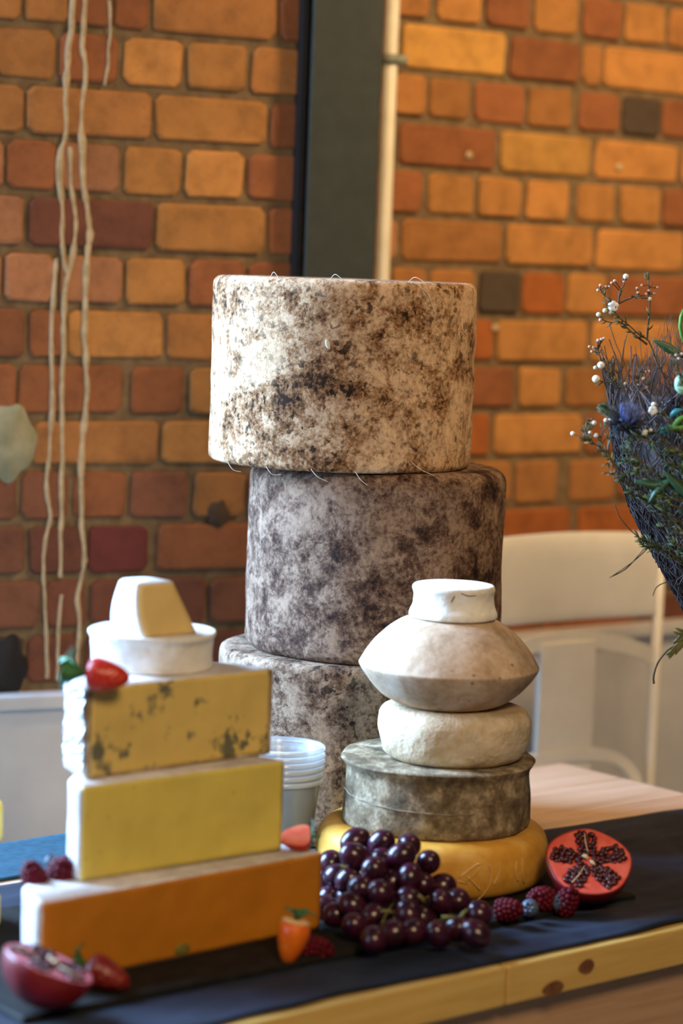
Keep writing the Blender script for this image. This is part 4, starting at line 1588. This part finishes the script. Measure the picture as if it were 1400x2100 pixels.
strip('upper_rail', [(-0.008, 0, cz(1345)), (-0.07, 0, cz(1318)), (-0.15, 0.004, cz(1301)), (-0.21, 0.006, cz(1298)), (-0.27, 0.004, cz(1301)), (-0.35, 0, cz(1318)), (-W_ + 0.008, 0, cz(1345))], 0.026, 0.010)
strip('lower_rail', [(-0.035, -0.02, cz(1640)), (-0.050, -0.012, cz(1585)), (-0.085, -0.004, cz(1545)), (-0.14, 0, cz(1531)), (-0.21, 0, cz(1528)), (-0.28, 0, cz(1531)), (-0.335, -0.004, cz(1545)), (-0.37, -0.012, cz(1585)), (-0.385, -0.02, cz(1640))], 0.019, 0.014)
b = MB(); b.box((-0.262, -0.004, cz(1575)), (-0.140, 0.008, cz(1300)), 0.003); b.build('back_splat', M['white_metal'], ch, False)
b = MB(); b.box((-W_ - 0.01, -0.24, 0.585), (0.01, 0.01, 0.605), 0.006); b.build('seat', M['white_metal'], ch, False)
for x in (0.0, -W_):
    b = MB(); b.tube([(x, -0.225, 0.0), (x, -0.225, 0.586)], 0.0095, 12); b.build('front_leg', M['white_metal'], ch)

# ------------------------------------------------------------------ flower arrangement at the right
M['fibre'] = simple('dark_fibre', (0.018, 0.012, 0.011), (0.070, 0.050, 0.046), 60, 0.9, 0.6, 6, 0.004, (1, 1, 0.3))
M['fibre_l'] = simple('pale_fibre', (0.085, 0.060, 0.058), (0.175, 0.13, 0.125), 60, 0.9, 0.2)
M['wax_stem'] = simple('wax_stem', (0.06, 0.035, 0.016), (0.13, 0.085, 0.035), 60, 0.7, 0.1)
M['needle'] = simple('needle_green', (0.022, 0.040, 0.010), (0.055, 0.085, 0.022), 40, 0.5, 0.0)
M['needle_y'] = simple('needle_yellow_green', (0.12, 0.16, 0.02), (0.22, 0.26, 0.04), 40, 0.5, 0.0)
M['bud_w'] = simple('bud_white', (0.70, 0.68, 0.52), (0.82, 0.81, 0.68), 90, 0.4, 0.0)
M['bud_p'] = simple('bud_pink', (0.52, 0.30, 0.22), (0.66, 0.44, 0.34), 90, 0.4, 0.0)
M['petal'] = simple('petal_white', (0.80, 0.82, 0.84), (0.88, 0.89, 0.90), 60, 0.5, 0.0)
M['green'] = simple('leaf_green', (0.010, 0.050, 0.022), (0.030, 0.11, 0.050), 60, 0.5, 0.2)
M['teal'] = simple('teal_petal', (0.01, 0.16, 0.19), (0.03, 0.30, 0.34), 60, 0.5, 0.1)
M['bright'] = simple('bright_green', (0.04, 0.16, 0.012), (0.10, 0.30, 0.03), 60, 0.5, 0.1)
M['mint'] = simple('mint_petal', (0.12, 0.36, 0.22), (0.34, 0.60, 0.44), 60, 0.5, 0.1)
M['thistle'] = simple('thistle_navy', (0.010, 0.016, 0.028), (0.030, 0.042, 0.062), 80, 0.6, 0.0)
M['thistle_b'] = simple('thistle_blue', (0.05, 0.07, 0.20), (0.14, 0.18, 0.38), 120, 0.7, 0.0)
M['fern'] = simple('fern_olive', (0.09, 0.09, 0.018), (0.18, 0.17, 0.04), 60, 0.5, 0.0)
M['iron'] = simple('black_iron', (0.012, 0.012, 0.012), (0.03, 0.03, 0.03), 30, 0.5, 0.1)
PD = 3.05
ax = U(1476, 1000, PD)
arr = empty('flower_arrangement', (ax.x, ax.y, ZC))
tag(arr, 'wild flower arrangement with wax flowers and thistle at the right edge', 'flowers')
A0 = arr.location.copy()


def az(py):
    return U(1476, py, PD).z - ZC


# tall iron stand carrying the cone (outside the picture)
b = MB()
b.tube([(0, 0, 0.0), (0, 0, 0.012)], 0.022, 32)
b.tube([(0, 0, 0.006), (0, 0, az(1290))], 0.006, 12)
b.build('stand', M['iron'], arr)
bp = [(0.0, az(1300)), (0.016, az(1298)), (0.034, az(1245)), (0.060, az(1175)), (0.082, az(1120)), (0.104, az(1050)), (0.122, az(975)), (0.134, az(890)), (0.138, az(820)), (0.128, az(812)), (0.05, az(840)), (0.0, az(845))]
bp2 = [bp[0]] + [(p.x, p.y) for p in smooth_path([Vector((r, z, 0)) for r, z in bp], 4)][1:]
me = lathe_mesh('fibre_cone', bp2, 90, M['fibre'], 0.006, 25, 2.0, None, 0.003, 90)
link_mesh('fibre_cone', me, None, arr)


def rad(z):
    best = 0.02
    for (r0, z0), (r1, z1) in zip(bp[1:8], bp[2:9]):
        if min(z0, z1) <= z <= max(z0, z1):
            best = r0 + (r1 - r0) * (z - z0) / (z1 - z0)
    if z > bp[8][1]: best = bp[8][0]
    return best


rnd = random.Random(21)
for nm, mat, cnt in (('fibre_strands', M['fibre'], 900), ('pale_fibre_strands', M['fibre_l'], 420)):
    b = MB()
    for k in range(cnt):
        g = rnd.uniform(math.pi * 0.55, math.pi * 1.75)
        z = rnd.uniform(az(1285), az(820))
        L = rnd.uniform(0.03, 0.09)
        tilt = rnd.uniform(-0.8, 0.8)
        pts = []
        for i in range(4):
            t = i / 3
            zz = z + L * t * math.cos(tilt) * 0.9
            gg = g + L * t * math.sin(tilt) / max(0.03, rad(z))
            r = rad(min(zz, az(822))) + 0.003 + 0.007 * rnd.random() + (0.012 * max(0, (zz - az(822)) / 0.05))
            pts.append((r * math.cos(gg), r * math.sin(gg), zz))
        b.tube(pts, 0.0005 + 0.0006 * rnd.random(), 3, False)
    tag(b.build(nm, mat, arr), kind='stuff')
# wispy fibres rising above the cone
b = MB()
for k in range(260):
    x = rnd.uniform(1245, 1440); y = rnd.uniform(700, 840)
    q = U(x, y, PD + rnd.uniform(-0.02, 0.10))
    if y < 860 - (x - 1235) * 1.3: continue
    d = Vector((rnd.uniform(-0.012, 0.012), rnd.uniform(-0.01, 0.01), rnd.uniform(0.015, 0.045)))
    m = q + d * 0.5 + Vector((rnd.uniform(-0.006, 0.006), 0, 0))
    b.tube([q - d - A0, q - A0, m - A0, q + d - A0], 0.0004, 3, False)
tag(b.build('wispy_fibres', M['fibre_l'], arr), kind='stuff')


def sprig(paths, buds, depth, needles=True, seed=0, dens=1.0, nl=0.012):
    """paths: list of pixel polylines of one spray; buds (px, py, size px, kind)"""
    rnd = random.Random(seed)
    b, nb_, ny = MB(), MB(), MB()
    first = None
    for path in paths:
        P = smooth_path([U(x, y, depth + 0.012 * noise.noise(Vector((x * 0.03, y * 0.03, seed)))) - A0 for x, y in path], 5)
        n = len(P)
        b.tube(P, [0.0016 - 0.0010 * i / (n - 1) for i in range(n)], 5)
        if needles:
            tot = sum((P[i + 1] - P[i]).length for i in range(n - 1))
            cnt = int(tot / 0.0036 * dens)
            for k in range(cnt):
                t = rnd.uniform(0.05, 1.0) * (n - 1)
                i = min(int(t), n - 2)
                p = P[i].lerp(P[i + 1], t - i)
                d = (P[i + 1] - P[i]).normalized()
                side = Vector((rnd.uniform(-1, 1), rnd.uniform(-1, 1), rnd.uniform(-1, 1)))
                side = (side - d * side.dot(d)).normalized()
                L = nl * rnd.uniform(0.6, 1.2)
                e = p + d * L * 0.75 + side * L * 0.6
                tgt = nb_ if rnd.random() < 0.86 else ny
                tgt.tube([p, (p + e) / 2 + side * 0.0008, e], [0.0007, 0.0009, 0.0003], 4)
    st = b.build('sprig', M['wax_stem'], arr)
    st['label'] = 'wax flower sprig with needle leaves'
    if nb_.v: tag(nb_.build('needles', M['needle'], st), kind='stuff')
    if ny.v: tag(ny.build('young_needles', M['needle_y'], st), kind='stuff')
    for (x, y, s, kind) in buds:
        p = U(x, y, depth - 0.004) - A0
        r = s / F * depth
        q = MB()
        if kind in 'wp':
            q.ellipsoid(p, (r, r, r * 0.95), None, 12, 8)
            o = q.build('bud', M['bud_w' if kind == 'w' else 'bud_p'], st)
        else:
            for k in range(5):
                g = 2 * math.pi * k / 5 + x
                q.ellipsoid(p + Vector((0.55 * r * math.cos(g), -0.2 * r, 0.55 * r * math.sin(g))), (0.62 * r, 0.28 * r, 0.62 * r), None, 10, 6)
            o = q.build('flower', M['petal'], st)
        # green cup + stalk to the nearest stem point
        nr = min(b.v, key=lambda v_: (v_ - p).length)
        d = (nr - p)
        if d.length > r * 0.6:
            g_ = MB()
            dn = d.normalized()
            g_.tube([p + dn * r * 0.45, p + dn * r * 1.0, p + dn * min(d.length, r * 1.9), nr], [r * 0.85, r * 0.62, 0.0007, 0.0006], 7)
            g_.build('stalk', M['needle_y'] if kind != 'p' else M['wax_stem'], st)


sprig([[(1400, 850), (1388, 812), (1362, 770), (1345, 740), (1330, 700), (1312, 688), (1290, 668), (1268, 650), (1255, 632), (1245, 620)],
       [(1326, 698), (1328, 670), (1331, 640), (1332, 612), (1330, 590), (1328, 566)],
       [(1326, 706), (1305, 690), (1285, 672), (1270, 660), (1248, 660), (1232, 654)],
       [(1268, 622), (1270, 600), (1278, 585), (1282, 574)], [(1266, 624), (1252, 618), (1240, 608), (1230, 592)], [(1268, 622), (1290, 612), (1308, 607), (1316, 612)]],
      [(1283, 567, 6, 'w'), (1227, 645, 5, 'w'), (1257, 628, 10, 'f'), (1251, 641, 4, 'w'), (1231, 656, 4, 'p'), (1240, 637, 5, 'w'), (1231, 585, 3.2, 'p'), (1226, 595, 3.6, 'p'), (1242, 588, 3, 'p'),
       (1249, 588, 3, 'p'), (1254, 580, 3, 'p'), (1260, 576, 3.4, 'p'), (1279, 578, 3, 'p'), (1306, 591, 3.2, 'p'), (1308, 600, 3.2, 'p'), (1325, 603, 3.6, 'p'), (1332, 613, 4.5, 'w'), (1347, 590, 3.2, 'p'), (1341, 602, 3.4, 'p'), (1316, 585, 3, 'p'), (1330, 596, 3, 'p')],
      3.02, seed=1, dens=0.75, nl=0.0095)
sprig([[(1400, 915), (1370, 880), (1340, 850), (1310, 815), (1285, 795), (1262, 778), (1245, 762), (1232, 745), (1228, 728), (1224, 715)],
       [(1262, 780), (1245, 784), (1232, 782), (1222, 778)], [(1254, 772), (1254, 752), (1252, 740)], [(1302, 810), (1306, 790), (1310, 770), (1314, 762)], [(1302, 812), (1320, 800), (1330, 780)], [(1268, 782), (1268, 762)]],
      [(1232, 749, 8, 'w'), (1222, 777, 8.5, 'w'), (1220, 754, 4, 'w'), (1208, 711, 3, 'p'), (1216, 713, 3.4, 'p'), (1226, 698, 3.6, 'p'), (1233, 696, 3.4, 'p'), (1238, 694, 3, 'p'), (1213, 721, 3, 'p'),
       (1282, 787, 3.6, 'w'), (1299, 769, 3.4, 'p'), (1311, 767, 3.4, 'p'), (1318, 776, 4, 'w'), (1323, 763, 3, 'p'), (1330, 762, 3.4, 'p'), (1309, 790, 3.4, 'p'), (1325, 795, 3.6, 'p'), (1309, 801, 3.2, 'p')],
      3.00, seed=2, dens=0.7, nl=0.0095)
sprig([[(1420, 1085), (1380, 1060), (1350, 1035), (1315, 1005), (1285, 980), (1262, 955), (1245, 932), (1225, 915), (1205, 902), (1180, 892)],
       [(1230, 918), (1232, 895), (1238, 875)], [(1215, 908), (1203, 890), (1195, 872)], [(1208, 902), (1206, 885), (1208, 858)], [(1246, 930), (1248, 905), (1252, 885)],
       [(1410, 1110), (1370, 1075), (1330, 1030), (1300, 1000), (1275, 985), (1256, 977)], [(1258, 960), (1252, 945), (1245, 957)], [(1262, 965), (1255, 972), (1243, 968)]],
      [(1174, 889, 4.6, 'w'), (1218, 867, 5, 'w'), (1222, 893, 5.2, 'w'), (1210, 887, 4, 'p'), (1242, 862, 4.6, 'w'), (1250, 862, 4.2, 'w')],
      2.905, seed=3, dens=1.0, nl=0.0105)
sprig([[(1420, 990), (1385, 960), (1352, 935), (1330, 905), (1315, 888)], [(1400, 930), (1375, 905), (1350, 890), (1335, 885)], [(1400, 880), (1370, 860), (1345, 842)]],
      [(1338, 842, 8.5, 'f'), (1340, 829, 4.8, 'w'), (1322, 887, 7, 'w'), (1334, 882, 4, 'w'), (1318, 848, 2.6, 'p')],
      2.90, seed=4, dens=1.2, nl=0.011)
sprig([[(1410, 1160), (1375, 1135), (1345, 1120), (1320, 1108), (1305, 1100)], [(1350, 1122), (1330, 1122), (1310, 1112)]], [], 2.93, seed=5, dens=2.4, nl=0.013)
sprig([[(1430, 1060), (1390, 1010), (1350, 975), (1310, 955), (1280, 945)], [(1420, 1000), (1380, 1000), (1340, 990), (1300, 965)], [(1420, 1050), (1370, 1035), (1320, 1025), (1285, 1005)], [(1430, 960), (1400, 940), (1370, 925)], [(1430, 1010), (1395, 985), (1360, 985)]], [], 2.885, seed=6, dens=1.9, nl=0.012)

sprig([[(1430, 1120), (1395, 1085), (1360, 1045), (1330, 1015)], [(1430, 1150), (1390, 1120), (1352, 1080)], [(1425, 905), (1395, 890), (1362, 880)], [(1425, 935), (1390, 925), (1350, 905)], [(1430, 970), (1400, 960), (1365, 950)],
       [(1420, 1030), (1385, 1025), (1345, 1010)], [(1330, 905), (1310, 900), (1292, 905)], [(1320, 950), (1300, 935), (1282, 915)], [(1440, 850), (1410, 800), (1392, 760), (1385, 730)]], [(1386, 728, 3.4, 'p'), (1392, 735, 3.4, 'p'), (1398, 726, 3.2, 'p')], 2.88, seed=9, dens=2.0, nl=0.012)

# thistle
pt = U(1283, 868, 2.90) - A0
b = MB()
rot = frame((0.25, -0.55, 0.8))
for k in range(150):
    g = rnd.uniform(0, 2 * math.pi); el = rnd.uniform(-0.5, 0.45)
    d = rot @ Vector((math.cos(g) * math.cos(el), math.sin(g) * math.cos(el), math.sin(el)))
    L = rnd.uniform(0.018, 0.030)
    b.tube([pt + d * 0.006, pt + d * L * 0.6, pt + d * L + Vector((0, 0, 0.002))], [0.0013, 0.0010, 0.0002], 4)
b.ellipsoid(pt, (0.011, 0.011, 0.011), None, 12, 8)
th = b.build('thistle', M['thistle'], arr); th['label'] = 'dark blue spiky thistle head'
b = MB()
for k in range(130):
    g = rnd.uniform(0, 2 * math.pi); rr = 0.010 * math.sqrt(rnd.random())
    o_ = rot @ Vector((rr * math.cos(g), rr * math.sin(g), 0.006)); d = rot @ Vector((rr * 20 * math.cos(g) * 0.03, rr * 20 * math.sin(g) * 0.03, 0.016))
    b.tube([pt + o_, pt + o_ + d], [0.0007, 0.0004], 3)
tag(b.build('florets', M['thistle_b'], th), 'blue thistle florets', kind='stuff')
pt2, pt3 = U(1232, 832, 2.905) - A0, U(1266, 862, 2.905) - A0
b = MB()
for k in range(150):
    t = rnd.random()
    p = pt2.lerp(pt3, t); dd = (pt2 - pt3).normalized()
    s = Vector((rnd.uniform(-1, 1), rnd.uniform(-1, 1), rnd.uniform(-1, 1))); s = (s - dd * s.dot(dd)).normalized()
    r = 0.0085 * math.sin(math.pi * (0.15 + 0.7 * t))
    b.tube([p, p + s * r + dd * r * 0.9], [0.0006, 0.0002], 3)
b.tube([pt2, pt3], [0.002, 0.004], 6)
b.build('fuzzy_bud', M['needle'], arr)['label'] = 'fuzzy green bud beside the thistle'


def blade(name, pts, w, mat, serr=0.0, depth=2.95):
    P = smooth_path([U(x, y, depth) - A0 for x, y in pts], 8)
    vs, fs = [], []
    n = len(P)
    for i, p in enumerate(P):
        t = i / (n - 1)
        d = (P[min(i + 1, n - 1)] - P[max(i - 1, 0)]).normalized()
        sd = d.cross(Vector((0, -1, 0.2))).normalized()
        ww = 0.62 * w * (0.03 + math.sin(math.pi * min(0.99, 0.03 + t * 0.96)) ** 1.3)
        if serr: ww *= 1 + serr * (i % 2)
        vs += [p - sd * ww, p + Vector((0, -0.002, 0)) * min(1, ww / 0.004), p + sd * ww]
        if i:
            q = (i - 1) * 3
            fs += [(q, q + 1, q + 4, q + 3), (q + 1, q + 2, q + 5, q + 4)]
    o = mesh_obj(name, vs, fs, mat, arr)
    sm = o.modifiers.new('t', 'SOLIDIFY'); sm.thickness = 0.0006
    return o


blade('leaf', [(1338, 698), (1360, 708), (1385, 722), (1425, 740)], 0.0085, M['green'], 0.22, 3.0)
for i, (pts, w_, m_) in enumerate([([(1372, 858), (1385, 845), (1402, 840)], 0.006, 'teal'), ([(1352, 892), (1362, 880), (1372, 888)], 0.006, 'teal'),
                                   ([(1376, 880), (1392, 862), (1410, 850)], 0.006, 'bright'), ([(1370, 872), (1388, 880), (1408, 872)], 0.007, 'bright'), ([(1340, 925), (1337, 912), (1338, 904)], 0.0018, 'bright'),
                                   ([(1385, 800), (1394, 780), (1402, 765)], 0.009, 'mint'), ([(1384, 795), (1400, 800), (1415, 795)], 0.009, 'mint'),
                                   ([(1395, 970), (1400, 955), (1405, 945)], 0.004, 'bright'), ([(1300, 985), (1340, 995), (1385, 985)], 0.009, 'green'), ([(1330, 1030), (1355, 1000), (1385, 975)], 0.008, 'green'),
                                   ([(1360, 965), (1395, 1000), (1430, 1040)], 0.010, 'green')]):
    blade('petal' if m_ in ('teal', 'mint') else 'leaf', pts, w_, M[m_], 0, 2.895 - 0.002 * i)
b = MB()
b.tube([U(x, y, 2.96) - A0 for x, y in ((1402, 635), (1396, 650), (1394, 670), (1398, 690), (1406, 705))], 0.0022, 8)
b.build('curled_stem', M['bright'], arr)
for pts in ([(1255, 1190 - 8), (1285, 1165), (1318, 1128), (1330, 1118)], [(1249, 1185), (1272, 1170), (1300, 1150), (1335, 1118)], [(1338, 1222), (1345, 1205), (1360, 1196), (1385, 1190)], [(1260, 1035), (1270, 1060), (1290, 1085), (1320, 1112)],
            [(1248, 662), (1262, 705), (1272, 730), (1275, 760)], [(1285, 685), (1278, 715), (1275, 745)], [(1256, 808), (1257, 830), (1260, 850)]):
    b = MB(); P = smooth_path([U(x, y, 2.985) - A0 for x, y in pts], 5); b.tube(P, 0.0007, 5); b.build('grass_blade', M['wax_stem'], arr)
# fern frond hanging at the lower right with its dark curled stem
b = MB()
P = smooth_path([U(x, y, 2.98) - A0 for x, y in ((1470, 1225), (1440, 1285), (1405, 1322), (1382, 1326), (1365, 1337), (1348, 1360), (1340, 1385), (1340, 1402))], 5)
b.tube(P, [0.0013] * (len(P) - 2) + [0.0014, 0.0016], 6)
fr = b.build('fern_frond', M['wax_stem'], arr)
fr['label'] = 'dark curled fern stem with olive leaflets'
for (x0, y0, x1, y1) in ((1384, 1324, 1371, 1353), (1380, 1328, 1366, 1346), (1390, 1318, 1384, 1345), (1396, 1300, 1382, 1298), (1400, 1295, 1386, 1290), (1400, 1308, 1385, 1318), (1405, 1285, 1391, 1312), (1405, 1300, 1398, 1330), (1390, 1306, 1380, 1322), (1398, 1312, 1390, 1338)):
    for k in range(3):
        o = blade('leaflet', [(x0 + k * 2, y0 - k * 2), ((x0 + x1) / 2 + k * 1.5, (y0 + y1) / 2), (x1 + (k - 1) * 3, y1 - abs(k - 1) * 3)], 0.0022, M['fern'], 0.2, 2.978)
        o.parent = fr
